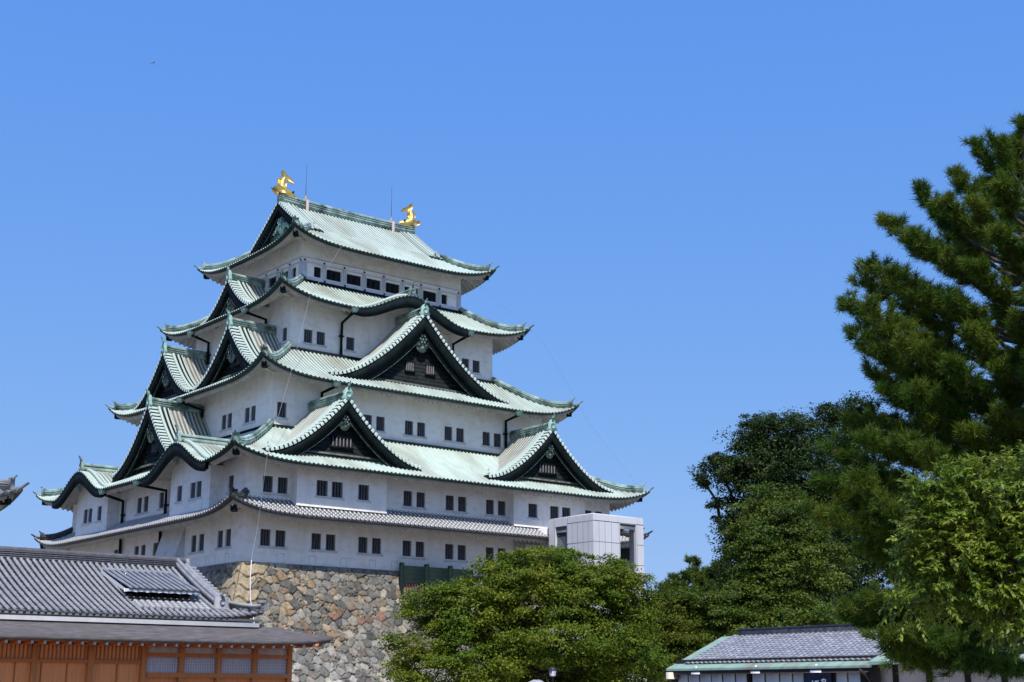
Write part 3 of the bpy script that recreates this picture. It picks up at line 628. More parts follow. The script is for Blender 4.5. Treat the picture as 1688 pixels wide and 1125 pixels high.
for x in (-4.7, 4.8):
    m = MB(); m.tube([(x, -.05, 34.3), (x, -.05, 35.0), (x, -.05, 35.5)], [.15, .12, .05], 8); m.box(lambda a, o, z: (a, o, z), x-.12, x+.12, -.5, -.37, 33.5, 34.7)
    r_ = m.build('lightning_rod', 'rod_pink', rE); m = MB(); m.tube([(x, -.05, 35.5), (x, -.05, 37.2), (x, -.05, 38.35)], [.028, .02, .012], 5); m.build('rod_tip', 'iron', r_)

# downpipes with hoppers
def pipe(side, t, ref, a_e, ov, ze, a_w, z1, z2, hop=True):
    P = frame(side, ref); m_ = MB(); pts = [P(a_e, ov-.05, ze-.35), P(a_e+(a_w-a_e)*.15, ov-.35, ze-.55), P(a_w, .22, z1), P(a_w, .2, z2)]
    G = [P(a_e, ov-.05, ze-.35), P(a_w, .22, z1)]; m_.tube([pts[0], pts[2], pts[3]], .13, 6); m_.box(P, a_w-.2, a_w+.2, .01, .3, z1-1.2, z1-1.1)
    o = m_.build('down_pipe', 'copper_dark', keep); h = MB()
    if not hop: return
    V = [P(a_e+x, ov-.05+y, ze+z) for z, s in ((.0, .27), (-.25, .24), (-.45, .12)) for x, y in ((-s, -s), (s, -s), (s, s*.7), (-s, s*.7))]
    h.add(V, [(0,1,2,3), (8,9,10,11)]+[(i+k, (i+1) % 4+k, (i+1) % 4+k+4, i+k+4) for k in (0, 4) for i in range(4)]); h.build('rain_hopper', 'verdigris', o)
PS0 = frame('S', 18.02)
pipe('E', tD, 8.48, -5.95, 2.5, 22.0, -5.76, 21.15, 18.3); pipe('E', tD, 8.48, 6.2, 2.5, 22.0, 5.95, 21.15, 18.3)
pipe('E', tC, 11.66, 9.2, 2.42, 14.65, 9.46, 14.1, 11.0); pipe('E', tC, 11.66, -9.4, 2.42, 14.65, -9.42, 14.1, 11.0)
pipe('S', tD, 10.6, -5.0, 2.5, 22.0, -4.75, 21.4, 18.3); pipe('S', tD, 10.6, 4.8, 2.5, 22.0, 5.6, 21.4, 18.3)
pipe('S', tC, 13.78, -.4, 2.42, 14.7, -.3, 13.9, 11.0)
pipe('S', tB, 18.02, 3.9, 2.55, 7.1, 4.75, 6.4, 4.5); pipe('S', tB, 18.02, -2.7, 2.55, 7.1, -3.35, 6.4, 4.5)
for a in (4.7, -2.75): m = MB(); m.tube([PS0(a, .35, 3.45), PS0(a, .22, 3.1), PS0(a, .2, .1)], .13, 6); m.box(PS0, a-.2, a+.2, .01, .3, 1.9, 2.0); m.build('down_pipe', 'copper_dark', keep)

# lightning conductor cables
m = MB(); m.tube([(-6.0, -8.75, 28.0), (-10.35, -11.0, 22.1), (-13.5, -14.1, 15.2), (-17.8, -18.5, 7.35), (-18.3, -18.45, 2.1), (-18.95, -18.9, -.3)], .011, 5)
tag(m.build('conductor_cable', 'steel_wire'), 'thin pale cable running from the top eave down the near corner of the keep', 'cable')
m = MB(); m.tube([(-18.9, -18.9, -.2), (-19.1, -19.2, -1.4), (-19.35, -19.8, -2.9), (-19.4, -20.6, -4.6)], .032, 6)
tag(m.build('conductor_pipe', 'white_pipe'), 'thin white pipe standing on the stone corner below the cable', 'pipe')
m = MB(); m.tube([(8.3, -8.6, 27.6), (13.4, -12.4, 21.8), (16.6, -15.0, 14.2), (19.6, -18.0, 8.5)], .005, 4)
tag(m.build('guy_cable', 'iron'), 'hair thin dark cable along the right hand corners of the keep', 'cable')

# ---------------------------------------------------------------- stone rampart
def batter(q): return .36*q+.0145*q*q      # outward offset at depth q below the top
PAL = np.array([(.33,.31,.27), (.25,.245,.225), (.17,.17,.16), (.44,.35,.225), (.50,.37,.20), (.43,.28,.15), (.33,.225,.15), (.45,.40,.31), (.21,.195,.17), (.36,.33,.27), (.28,.27,.25), (.33,.17,.11)])
PW_ = np.array([2.6, 2.4, 2.2, 2.6, 2.0, 1.4, 1.0, 2.4, 2, 2.4, 2.2, .6]); PW_ /= PW_.sum()
def vor(A, Q, seed, sx, sz):
    """jittered cell pattern: returns edge distance, cell id random numbers"""
    U, V = A/sx, Q/sz; iu, iv = np.floor(U).astype(int), np.floor(V).astype(int)
    best = np.full(A.shape, 9.); sec = np.full(A.shape, 9.); bid = np.zeros(A.shape, int); cx = np.zeros(A.shape); cz = np.zeros(A.shape)
    def hsh(i, j, k): x = np.sin(i*127.1+j*311.7+k*74.7+seed)*43758.5453; return x-np.floor(x)
    for di in (-1, 0, 1):
        for dj in (-1, 0, 1):
            i, j = iu+di, iv+dj; px = i+.5+(hsh(i, j, 1)-.5)*.85+.5*(j % 2); py = j+.5+(hsh(i, j, 2)-.5)*.85
            wgt = .75+.5*hsh(i, j, 5)
            d = np.hypot(U-px, V-py)
            nb = d < best; sec = np.where(nb, best, np.minimum(sec, d)); bid = np.where(nb, (i+1000)*5000+(j+1000), bid); cx = np.where(nb, U-px, cx); cz = np.where(nb, V-py, cz); best = np.where(nb, d, best)
    return sec-best, bid, cx, cz
def stone_face(side, hx, hy, a_min, a_max, res, H=10.9, seed=3.):
    q = np.arange(0, H+res, res); ref, half = (hy, hx) if side == 'E' else (hx, hy)
    n = int((a_max-a_min)/res); u = np.linspace(a_min, a_max, n)
    Q, A0 = np.meshgrid(q, u, indexing='ij'); off = batter(Q)
    # widen with the batter on the ends that are real corners
    A = np.where(u[None] < 0, A0*(1+0*off), A0); A = np.where(A0 < 0, A0-off*(np.abs(A0)/abs(a_min)), A0)
    e1, id1, cx, cz = vor(A, Q, seed, .68, .54); e2, id2, _, _ = vor(A+31, Q, seed+9, .32, .27)
    h = lambda i, k: (lambda x: x-np.floor(x))(np.sin(i*12.9898+k*78.233)*43758.5453)
    small = h(id1, 7) < .16; ed = np.where(small, e2*.5, e1); cid = np.where(small, id2+77777, id1)
    # big squared corner blocks
    edge = A-(-half-off); Qw = Q+.16*np.sin(A*2.3+1)+.10*np.sin(A*5.1+Q); row = np.floor(Qw/.95); lng = np.where(row % 2 == (0 if side == 'E' else 1), 2.15, 1.2)+.35*np.sin(row*2.7)+.12*np.sin(Q*6)
    corner = (edge < lng) & (Q < 30)
    fr = (Qw/.95)-row; ce = np.minimum(np.minimum(fr, 1-fr)*.95, np.minimum(lng-edge, np.maximum(edge, .1)))*.75
    ed = np.where(corner, ce, ed); cid = np.where(corner, (row+5).astype(int)*17+3, cid)
    toprow = (Q < .42) & ~corner; tw = np.floor(A/1.1); tf = A/1.1-tw
    ed = np.where(toprow, np.minimum(np.minimum(Q+.1, .42-Q), np.minimum(tf, 1-tf)*1.1)*1.2, ed); cid = np.where(toprow, tw.astype(int)+9000, cid)
    bulge = .25*np.clip(ed/.11, 0, 1)**.55-.20 + np.where(corner | toprow, .02, (h(cid, 3)-.5)*.14+(h(cid, 4)-.5)*.16*cz+(h(cid, 6)-.5)*.2*cx)
    col = PAL[np.searchsorted(np.cumsum(PW_), np.clip(h(cid, 2), 0, .9999))]*(.52+.52*h(cid, 9))[..., None]; col = col*.8+col.mean(-1, keepdims=True)*.2
    low = np.clip((Q-5.2)/2.2, 0, 1)[..., None]; grey = col.mean(-1, keepdims=True)*np.array([1.10, 1.09, 1.05])*1.45
    col = col*(1-low*.6)+grey*low*.6
    col = np.where(corner[..., None], np.array([.40,.325,.215])*(.8+.4*h(cid, 2))[..., None], col); col = np.where(toprow[..., None] & (A < -14)[..., None], np.array([.38,.34,.27])*(.85+.3*h(cid, 2))[..., None], col)
    col = np.where(toprow[..., None] & (A >= -14)[..., None], np.array([.20,.20,.195])*(.85+.3*h(cid, 2))[..., None], col)
    col = col*np.clip(.25+ed/.07, .25, 1)[..., None]
    P = frame(side, ref); fad = np.clip(edge/.25, 0, 1) 
    X = np.stack(P(A, off+bulge*np.where(edge < .25, fad*0+.0, 1)+.02, -Q), -1); X[..., 2] = -Q
    nn, mm = Q.shape; idx = np.arange(nn*mm).reshape(nn, mm); F = np.stack([idx[:-1, :-1], idx[1:, :-1], idx[1:, 1:], idx[:-1, 1:]], -1).reshape(-1)
    return X.reshape(-1, 3), F.astype(np.int32), col.reshape(-1, 3)
ramp = thing('stone_rampart', 'sloping rampart of rough grey and tan boulders carrying the white keep', 'stone wall', (0, 0, -10.75))
V, F, col = stone_face('E', 18.02, 15.9, -18.02, 12., .06)
o = mesh_obj('rampart_face', bpy.data.meshes.new('rampart_face'), V, F, np.full(len(F)//4, 4, np.int32), None, 'rubble_stone', ramp, col=col, smooth=False)
V, F, col = stone_face('S', 18.02, 15.9, -15.9, 8., .07, seed=8.)
o = mesh_obj('rampart_face', bpy.data.meshes.new('rampart_face'), V, F, np.full(len(F)//4, 4, np.int32), None, 'rubble_stone', ramp, col=col, smooth=False)
m = MB(); q = 10.75; B_ = batter(q)
top = [(-18, -15.88), (18, -15.88), (18, 15.88), (-18, 15.88)]; bt = [(-18-B_+.4, -15.9-B_+.4), (18+B_, -15.9-B_+.4), (18+B_, 15.9+B_), (-18-B_+.4, 15.9+B_)]
m.add([(x, y, -.12) for x, y in top]+[(x, y, -10.75) for x, y in bt], [(0,1,2,3)]+[(1, 2, 6, 5), (2, 3, 7, 6)])
c = m.build('rampart_core', 'boulder', ramp)

# dark green board fence on the rampart edge
fen = thing('board_fence', 'dark green timber screen of three boards on the rampart beside the treetop', 'fence', (-2, -17.2, -.5))
PF = frame('E', 16.55)
for a in (-4.62, -2.25, .05): m = MB(); m.box(PF, a-.14, a+.14, -.14, .14, -2.0, .60); m.build('post', 'green_board', fen)
for a0, a1 in ((-4.48, -2.39), (-2.11, -.09), (.19, 2.3)): 
    m = MB()
    for k in range(4): m.box(PF, a0, a1, -.05-.01*(k % 2), .05, -.95+k*.34, -.95+k*.34+.325)
    m.build('board_panel', 'green_board', fen)
m = MB()
for k in range(26): a = -4.4+k*.26; m.box(PF, a-.035, a+.035, -.04, .04, -1.85, -.95)
m.build('lower_bars', 'bar_red', fen)

# ---------------------------------------------------------------- elevator tower
tw = thing('elevator_tower', 'modern white panelled elevator tower standing in front of the keep wall', 'tower', (11.45, -21.2, -10.75))
X0, X1, Y0, Y1, ZT = 8.67, 14.24, -23.9, -18.5, 4.72
IDP = lambda a, o, z: (a, o, z)
def tower_face(P, a0, a1, op):
    m_ = MB(); wall_panel(m_, P, a0, a1, -10.75, ZT, [op]); return m_
PT_E = lambda a, o, z: (a, Y0-o, z); PT_S = lambda a, o, z: (X0-o, a, z); PT_N = lambda a, o, z: (X1+o, a, z); PT_W = lambda a, o, z: (a, Y1+o, z)
for P, a0, a1, op in ((PT_E, X0, X1, (11.6, 13.4, -.3, 4.15)), (PT_S, Y0, Y1, (-20.75, -19.3, -2, 4.05)), (PT_N, Y0, Y1, (-22.5, -20., -.3, 4.15)), (PT_W, X0, X1, (10.2, 13.2, -.3, 4.15))):
    tower_face(P, a0, a1, op).build('tower_wall', 'panel_white', tw)
m = MB(); m.box(IDP, X0+.03, X1-.03, Y0+.03, Y1-.03, ZT-.35, ZT+.05); m.build('tower_cap', 'panel_white', tw)
m = MB()
for z in (4.2, 2.55, .9, -.75): m.box(PT_E, X0, 11.55, .002, .012, z-.02, z+.02); m.box(PT_E, 13.45, X1, .002, .012, z-.02, z+.02); m.box(PT_S, Y0, -20.8, .002, .012, z-.02, z+.02)
m.box(PT_E, X0, X1, .002, .012, 4.18, 4.22)
for a in (9.3, 9.95, 10.65, 11.5, 13.5): m.box(PT_E, a-.015, a+.015, .002, .012, -3, 4.18)
for a in (-23.3, -22.7, -22.05, -21.4, -20.85, -19.2): m.box(PT_S, a-.015, a+.015, .002, .012, -3, 4.6 if a > -21 else 4.18)
m.build('panel_seams', 'panel_seam', tw)
for P, a0, a1 in ((PT_S, -20.75, -19.3),):
    m = MB(); m.box(P, a0, a1, -.25, -.2, -2, 3.55); f = m.build('tower_window', 'glass_blue', tw); m = MB(); m.box(P, a0, a1, -.27, -.1, 3.55, 4.05); m.build('louvre', 'iron', f)
m = MB(); m.box(PT_N, -22.5, -20., -.25, -.2, -.3, 2.45); f = m.build('tower_window', 'glass_blue', tw); m = MB(); m.box(PT_N, -22.5, -20., -.3, -.15, 2.45, 2.55); m.build('window_rail', 'panel_white', f)
m = MB(); m.box(PT_E, 11.6, 13.4, -.25, -.1, 3.75, 4.12); m.build('lintel_panel', 'iron', tw)
m = MB(); m.box(IDP, X0+.4, X1-2.8, Y0+.3, Y1-.3, -10.7, 4.3); m.build('lift_shaft', 'panel_seam', tw)
m = MB(); m.box(IDP, 8.9, 13.9, -18.46, -15.93, 3.55, 4.15); m.box(IDP, 8.9, 13.9, -18.46, -15.93, -.2, .1); m.build('walkway', 'panel_white', tw)
m = MB(); m.box(PE.__class__ and frame('E', 15.9), 7.1, 7.9, .01, .5, .2, 3.2); m.box(frame('E', 15.9), 7.9, 9.6, .01, .35, 2.85, 3.2); m.build('walkway_door_surround', 'panel_white', tw)

# ---------------------------------------------------------------- small keep corner at the left
sk_ = thing('small_keep', 'grey tiled eave corner of a smaller white keep at the edge of the photo', 'castle', (-50, -22, -10.75))
tS = Tier(5.5, 4.5, 4.6, 10.2, 9.2, 1.1, .95, Lc=8, p=3.4)
r = tier_roof(tS, 2.2, ('goten_tile', 'goten_pan'), 'tile', .42, .09, False, name='hipped_roof', parent=sk_)
hip_ridges(tS, 2.2, r, 'goten_tile', hh=.35)
m = MB()
for P, A, in ((frame('E', 7.0), 8.0), (frame('S', 8.0), 7.0), (frame('N', 8.0), 7.0), (frame('W', 7.0), 8.0)): m.quad(P(-A,0,-6), P(A,0,-6), P(A,0,2.4), P(-A,0,2.4))
wl_ = m.build('plaster_wall', 'plaster', sk_)
m = MB(); m.add([(x, y, z) for z, s in ((-6, 0), (-11.8, 2.5)) for x, y in ((-8-s, -7-s), (8+s, -7-s), (8+s, 7+s), (-8-s, 7+s))], [(0,1,2,3), (0,1,5,4), (1,2,6,5), (2,3,7,6), (3,0,4,7)]); st_ = m.build('stone_base', 'boulder', sk_)
m = MB(); m.box(IDP, -5.5, 5.5, -4.5, 4.5, 4.0, 7.0); uw = m.build('upper_wall', 'plaster', sk_)
m = MB(); m.add([(-7, -6, 6.8), (7, -6, 6.8), (7, 6, 6.8), (-7, 6, 6.8), (-4, 0, 10), (4, 0, 10)], [(0,1,5,4), (2,3,4,5), (1,2,5), (3,0,4)]); ur = m.build('upper_roof', 'goten_tile', sk_)
tipz = 1.1+.95+.33
dx = np.array([-39.21-10.42, -30.82-(-9.42), 1.95-tipz+.0])
for ob_ in sk_.children: 
    ob_.matrix_parent_inverse.identity()
sk_.location = dx

# ---------------------------------------------------------------- palace in front (lower left)
pal = thing('palace_hall', 'low cedar palace hall with grey tiled roof and paper windows before the rampart', 'hall', (-45, -50, -10.75))
XR, YP = -36.2, -54.3; PP = lambda a, o, z: (a, YP-o, z); XL = -52.
pitch = 1.62; posts = [XR-.09-i*pitch for i in range(5)]
m = MB(); m.quad(PP(XL, -.12, -10.75), PP(XR-4*pitch-.1, -.12, -10.75), PP(XR-4*pitch-.1, -.12, -6.5), PP(XL, -.12, -6.5))
x = XL
m.build('cedar_wall', 'cedar', pal)
m = MB()    # board battens and panels left of the windows
for k in range(120): a = -42.9-k*.155; m.box(PP, a-.014, a+.014, -.118, -.085, -7.94, -6.95)
for a in np.arange(-43.75, XL, -.98): m.box(PP, a-.02, a+.02, -.118, -.09, -10.7, -8.06)
m.build('wall_battens', 'cedar_dark', pal)
for a in (-42.72, -44.86, -47.0, -49.2, -51.4, -53.6): m = MB(); m.box(PP, a-.1, a+.1, -.14, .06, -10.75, -6.75); m.build('post', 'cedar', pal)
for i, a in enumerate(posts[:4]): m = MB(); m.box(PP, a-.09, a+.09, -.14, .06, -10.75, -6.95); m.build('post', 'cedar', pal)
m = MB(); m.box(PP, XL, -42.82, -.1, .03, -8.06, -7.94); m.box(PP, posts[4]+.19, XR, -.12, .035, -7.78, -7.63); m.box(PP, posts[4]+.19, XR, -.12, .075, -8.56, -8.38); m.box(PP, posts[4]+.19, XR, -.12, .03, -9.0, -8.9); m.box(PP, posts[4]+.19, XR, -.12, .03, -7.30, -7.05); m.build('wall_rail', 'cedar', pal)
m = MB(); m.quad(PP(posts[4], -.15, -10.75), PP(XR, -.15, -10.75), PP(XR, -.15, -8.5), PP(posts[4], -.15, -8.5)); m.build('wainscot', 'cedar', pal)
m = MB(); m.quad(PP(XR, -.15, -10.75), PP(XR, -12., -10.75), PP(XR, -12., -6.9), PP(XR, -.15, -6.9)); m.build('side_wall', 'cedar', pal)
for i in range(4):
    a1, a0 = posts[i]-.09, posts[i+1]+.09
    m = MB(); m.box(PP, a0, a1, -.13, -.06, -7.63, -7.05); m.build('plaster_strip', 'cream_plaster', pal)
    m = MB(); m.box(PP, a0, a1, -.13, -.07, -8.38, -7.78); f = m.build('paper_window', 'shoji_paper', pal)
    m = MB()
    for k in range(1, 14): c = a0+(a1-a0)*k/14; m.box(PP, c-.016, c+.016, -.069, -.045, -8.38, -7.78)
    for k in range(1, 5): z = -8.38+.6*k/5; m.box(PP, a0, a1, -.068, -.05, z-.014, z+.014)
    m.build('window_lattice', 'shoji_bar', f)
# shingled pent roof
def pent(e): return -6.48-.50*e   # e metres outward from +0.3 inside
m = MB(); Lx = [XL, -46, -40, -38, -36.6, -35.8, -35.2, -34.95]; lf = [0, 0, 0, .01, .05, .11, .19, .26]
rows = []
for x, l in zip(Lx, lf):
    inner = min(x, XR-.9); rows.append([PP(inner, .1, -6.53), PP(inner+(x-inner)*.5, .65, -6.83+l*.3), PP(x, 1.2, -7.14+l), PP(x, 1.2, -7.27+l), PP(min(x, XR+1.0), .95, -7.29+l*.9)])
m.grid(rows)
rows = []   # side return
for d, l in zip((-1.2, -.6, .3, 3, 11), (.26, .12, .05, 0, 0)): rows.append([(XR-.9, YP+max(d, -.1), -6.52), (XR+.5, YP+max(d, -.4), -6.86+l*.3), (XR+1.25, YP+d, -7.14+l), (XR+1.25, YP+d, -7.27+l)])
m.grid(rows); pr = m.build('shingle_roof', 'shingle', pal)
for x in np.arange(XR+.9, XL, -.47):
    l = float(np.interp(x, Lx, lf)); m = MB(); m.box(PP, x-.05, x+.05, -.1, 1.02, -7.42+l*.85, -7.31+l*.85); rf = m.build('rafter', 'cedar', pal)
    m = MB(); m.box(PP, x-.051, x+.051, 1.022, 1.03, -7.421+l*.85, -7.309+l*.85); m.build('rafter_cap', 'white_paint', rf)
m = MB(); m.box(PP, XL, XR+.95, .3, .94, -7.3, -7.285); m.build('eave_board', 'cedar', pr)
m = MB(); m.box(PP, XL, -37.95, .10, .31, -6.56, -6.40); m.build('plaster_course', 'grey_plaster', pal)
m = MB(); m.box(PP, XL, -38.1, -10., .0, -6.9, -6.3); m.build('upper_wall', 'cream_plaster', pal)
# upper tiled hip-and-gable roof
EY, RY, RZ, EZ, XE = -54.65, -49.3, -3.82, -6.24, -37.72; XGp = -39.05; DP = RY-EY
def zp(e): x = e/DP; return EZ+(RZ-EZ)*(.80*x+.20*x*x)
def liftp(cx, e): return .30*np.clip(1-cx/3., 0, 1)**2.5*np.clip(1-e/2., 0, 1)**2
m = MB(); sp = .265
a = []; rib = []
for c in np.arange(XE-.13, XL, -sp): a += [c-.13, c-.064, c-.054, c, c+.054, c+.064]; rib += [0, 0, .032, .055, .032, 0]
a = np.array(a); rib = np.array(rib); kk = np.arange(0, DP, .30); rows = np.sort(np.concatenate([kk+.004, kk[1:]-.004, [DP]])); saw = np.where((rows % .3) < .15, .03, 0)
emax = np.where(a > XGp, np.clip(XE-a, 0, None), DP); ee = np.minimum(rows[None], emax[:, None])
zz = zp(ee)+liftp((XE-a)[:, None], ee)+rib[:, None]+saw[None]*(.3+(rib[:, None] > 0)); X = np.stack(np.broadcast_arrays(a[:, None]+0*ee, EY+ee, zz), -1)
m.grid(X, colmat=np.isin(np.arange(len(a)) % 6, (0, 5)).astype(int)); tr = m.build('tiled_roof', ('goten_tile', 'goten_pan'), pal)
m = MB(); ys = np.arange(EY+.1, RY+DP, .265); 
b = []; rb = []
for c in np.arange(EY+.13, RY+DP, sp): b += [c-.13, c-.064, c-.054, c, c+.054, c+.064]; rb += [0, 0, .032, .055, .032, 0]
b = np.array(b); rb = np.array(rb); v = np.linspace(0, 1, 5); mx = np.minimum(np.minimum(b-EY, RY+DP-b), XE-XGp+.4); ee = mx[:, None]*v[None]; zz = zp(ee)+liftp(np.minimum(b-EY, RY+DP-b)[:, None], ee)+rb[:, None]
m.grid(np.stack(np.broadcast_arrays(XE-ee, b[:, None]+0*ee, zz), -1), colmat=np.isin(np.arange(len(b)) % 6, (0, 5)).astype(int)); m.build('hip_end_tiles', ('goten_tile', 'goten_pan'), tr)
m = MB(); m.grid([[(XL, RY, RZ), (XL, RY+DP, EZ)], [(XGp, RY, RZ), (XGp, RY+DP, EZ)]]); m.build('rear_slope', 'goten_tile', tr)
m = MB()
for c in np.arange(XE-.13, XL, -sp):
    z = zp(0)+float(liftp(np.array(XE-c), np.array(0.))); m.tube([(c, EY-.012, z+.0), (c, EY+.05, z+.01)], .066, 8)
m.box(lambda a_, o_, z_: (a_, EY+o_, z_), XL, XE-.1, .02, .2, EZ-.1, EZ-.01); m.build('eave_tile_ends', 'eave_grey', tr)
m = MB(); P = lambda a_, o_, z_: (a_, RY+o_, z_); m.box(P, XL, XGp+.25, -.17, .17, RZ-.1, RZ+.22); m.tube([(XL, RY, RZ+.28), (XGp+.25, RY, RZ+.28)], .12, 8)
for x in np.arange(XGp, XL, -.62): m.tube([(x-.01, RY, RZ+.28), (x+.01, RY, RZ+.28)], .135, 8); m.box(P, x-.01, x+.01, -.18, .18, RZ-.05, RZ+.22)
for lz in (-.04, .04, .12, .20): m.box(P, XL, XGp+.25, -.20, .20, RZ+lz, RZ+lz+.022)
m.build('main_ridge', 'eave_grey', tr)
m = MB(); m.box(lambda a_, o_, z_: (XGp+.26+o_, RY+a_, z_), -.22, .22, 0, .12, RZ-.25, RZ+.36); rt_ = m.build('ridge_end_tile', 'goten_tile_pale', tr); m = MB(); m.tube([(XGp+.38, RY-.02, RZ+.04), (XGp+.41, RY-.02, RZ+.04)], .15, 14); m.box(lambda a_, o_, z_: (XGp+.30+a_, RY-.22-o_, RZ+z_), -.06, .1, 0, .02, -.12, .2); m.build('crest', 'goten_tile', rt_)
kd = MB(); yk = np.linspace(0, DP-1.15, 10); pts = [(XGp-.12, RY-y, zp(DP-y)+.05) for y in yk]; kd.sweep(pts, (1,0,0), .13, .22); kd.tube([np.array(p)+[0,0,.27] for p in pts], .09, 6); pts2 = [np.array(p)+[.36,0,0] for p in pts]; kd.tube([np.array(p)+[0,0,.12] for p in pts2], .1, 6)
kd.build('descending_ridge', 'goten_tile_pale', tr)
m = MB(); p = np.array(pts[-1]); m.box(lambda a_, o_, z_: (p[0]+a_, p[1]-o_, p[2]+z_), -.3, .3, .0, .14, -.08, .42); m.tube([p+[0,-.14,.2], p+[0,-.2,.2]], .11, 8); m.tube([p+[0,-.05,.42], p+[0,-.3,.5]], .08, 6); m.build('ridge_end_tile', 'goten_tile_pale', tr)
m = MB(); pts = []
for q in np.linspace(0, 1, 9): e = 1.35*(1-q)+.12*q; pts.append((XE-e, EY+e, float(zp(e)+liftp(np.array(e), np.array(e)))+.03))
m.sweep(pts, np.array([1,-1,0])/2**.5, .11, .2); m.tube([np.array(q)+[0,0,.24] for q in pts], .08, 6); q = np.array(pts[-1]); m.sweep([q, q+[.08,-.08,0]], np.array([1,-1,0])/2**.5, .2, .36); m.build('hip_ridge', 'goten_tile_pale', tr)
m = MB()
for y in np.linspace(.15, DP-1.0, 16): m.tube([(XGp+.38, RY-y, float(zp(DP-y))+.06), (XGp+.72, RY-y, float(zp(DP-y))+.03)], .075, 6)
m.build('verge_tiles', 'goten_tile_pale', tr)
m = MB(); m.add([(XGp+.2, RY-DP+1.1, zp(1.1)), (XGp+.2, RY, RZ), (XGp+.2, RY+DP-1.1, zp(1.1))], [(0,1,2)]); m.build('gable_wall', 'cream_plaster', tr)
# smoke vent dormer
dv = MB(); e0, e1 = 4.75, 1.75; PV = lambda a_, e_, z_: (a_, EY+e_, z_); VL, VR = -43.02, -39.72
zu = float(zp(e0))+.03; zl = -5.10
A = []; rbv = []
for c in np.arange(VR-.13, VL, -sp): A += [c-.13, c-.064, c-.054, c, c+.054, c+.064]; rbv += [0, 0, .032, .055, .032, 0]
A = np.array(A); rbv = np.array(rbv); ev = np.linspace(e0, e1, 8); zz = zu+(zl-zu)*((e0-ev)/(e0-e1))[None]**.95+rbv[:, None]
dv.grid(np.stack(np.broadcast_arrays(A[:, None]+0*zz, EY+ev[None]+0*zz, zz), -1), colmat=np.isin(np.arange(len(A)) % 6, (0, 5)).astype(int)); d_ = dv.build('vent_dormer', ('goten_tile', 'goten_pan'), tr)
m = MB(); xs_ = np.linspace(VL, VR-.05, 73); sc = .035*np.abs(np.sin((xs_-VL)/(VR-VL)*PI*7))**.7
for e_ in (e1+.06, e1+.12): m.grid([[PV(x, e_, zl-.02), PV(x, e_, zl-.155+c_)] for x, c_ in zip(xs_, sc)])
m.grid([[PV(x, e1+.06, zl-.155+c_), PV(x, e1+.12, zl-.155+c_)] for x, c_ in zip(xs_, sc)])
for x in (VL, VR-.05): m.box(PV, x-.02, x+.02, e1+.12, e1+.13, zl-.15, zl); m.add([PV(x, e1+.06, zl-.15), PV(x, e1+.06, zl-.02), PV(x, e0-.4, zu-.10), PV(x, e0-.4, zu-.26)], [(0,1,2,3)])
m.build('vent_fascia', 'white_paint', d_)
for c in np.arange(VR-.13, VL, -sp): m = MB(); m.tube([PV(c, e1-.01, zl+.0), PV(c, e1+.03, zl+.0)], .066, 8); m.build('tile_end', 'eave_grey', d_)
m = MB(); m.box(PV, VL+.1, VR-.1, e1+.75, e1+.8, float(zp(e1+.7))-.2, zl+.25); m.add([PV(VL+.12, e1+.8, -5.6), PV(VL+.12, e1+.3, -5.5), PV(VL+.12, e1+.3, zl), PV(VL+.12, e1+.8, zl+.2)], [(0,1,2,3)]); m.build('vent_opening', 'window_dark', d_)
m = MB(); m.add([PV(VL+.1, e1-.35, float(zp(e1-.35))+.075), PV(VR-.12, e1-.35, float(zp(e1-.35))+.075), PV(VR-.12, e1+.8, float(zp(e1+.8))+.075), PV(VL+.1, e1+.8, float(zp(e1+.8))+.075)], [(0,1,2,3)]); m.build('vent_floor', 'window_dark', d_)
for c in (-42.6, -40.35): m = MB(); m.box(PV, c-.1, c+.1, e1+.3, e1+.45, zl-.12, zl-.01); m.build('beam_end', 'cream_plaster', d_)
m = MB()
for j_ in range(3):
    e_ = e1-.95+j_*.21
    for c in np.arange(VR-.13, VL+.1, -sp): m.tube([(c, EY+e_-.04, float(zp(e_-.04))+.05+.012*j_), (c, EY+e_+.2, float(zp(e_+.2))+.02+.012*j_)], .105, 8)
m.build('vent_sill_tiles', 'goten_tile_pale', d_)

# ---------------------------------------------------------------- shop building (lower right)
shop = thing('souvenir_shop', 'low shop with grey tiled roof, green copper eaves and a navy curtain', 'shop', (-18, -66, -10.75))
SX, RXs, SZ, RZs = -21.06, -17.35, -8.11, -6.62; YA, YB = -61.0, -72.05
def zs_(e): return SZ+(RZs-SZ)*e/(RXs-SX)
PSH = lambda a, e, z: (SX+e, a, z)
m = MB(); m.grid([[PSH(YA, 0, SZ), PSH(YA, RXs-SX, RZs)], [PSH(YB, 0, SZ), PSH(YB, RXs-SX, RZs)]]); m.grid([[PSH(YA, 0, SZ-.09), PSH(YA, RXs-SX, RZs-.09)], [PSH(YB, 0, SZ-.09), PSH(YB, RXs-SX, RZs-.09)]]); m.grid([[PSH(YA, 0, SZ), PSH(YA, 0, SZ-.09)], [PSH(YB, 0, SZ), PSH(YB, 0, SZ-.09)]]); m.grid([[PSH(YA, 0, SZ), PSH(YA, 0, SZ-.09)], [PSH(YA, RXs-SX, RZs), PSH(YA, RXs-SX, RZs-.09)]])
m.grid([[PSH(YA, RXs-SX, RZs), PSH(YA, 2*(RXs-SX), SZ)], [PSH(YB, RXs-SX, RZs), PSH(YB, 2*(RXs-SX), SZ)]])
rs = m.build('copper_roof_sheet', 'copper_sheet', shop)
m = MB(); tp, tl = .27, .235     # single wave tiles, each a small curved plate
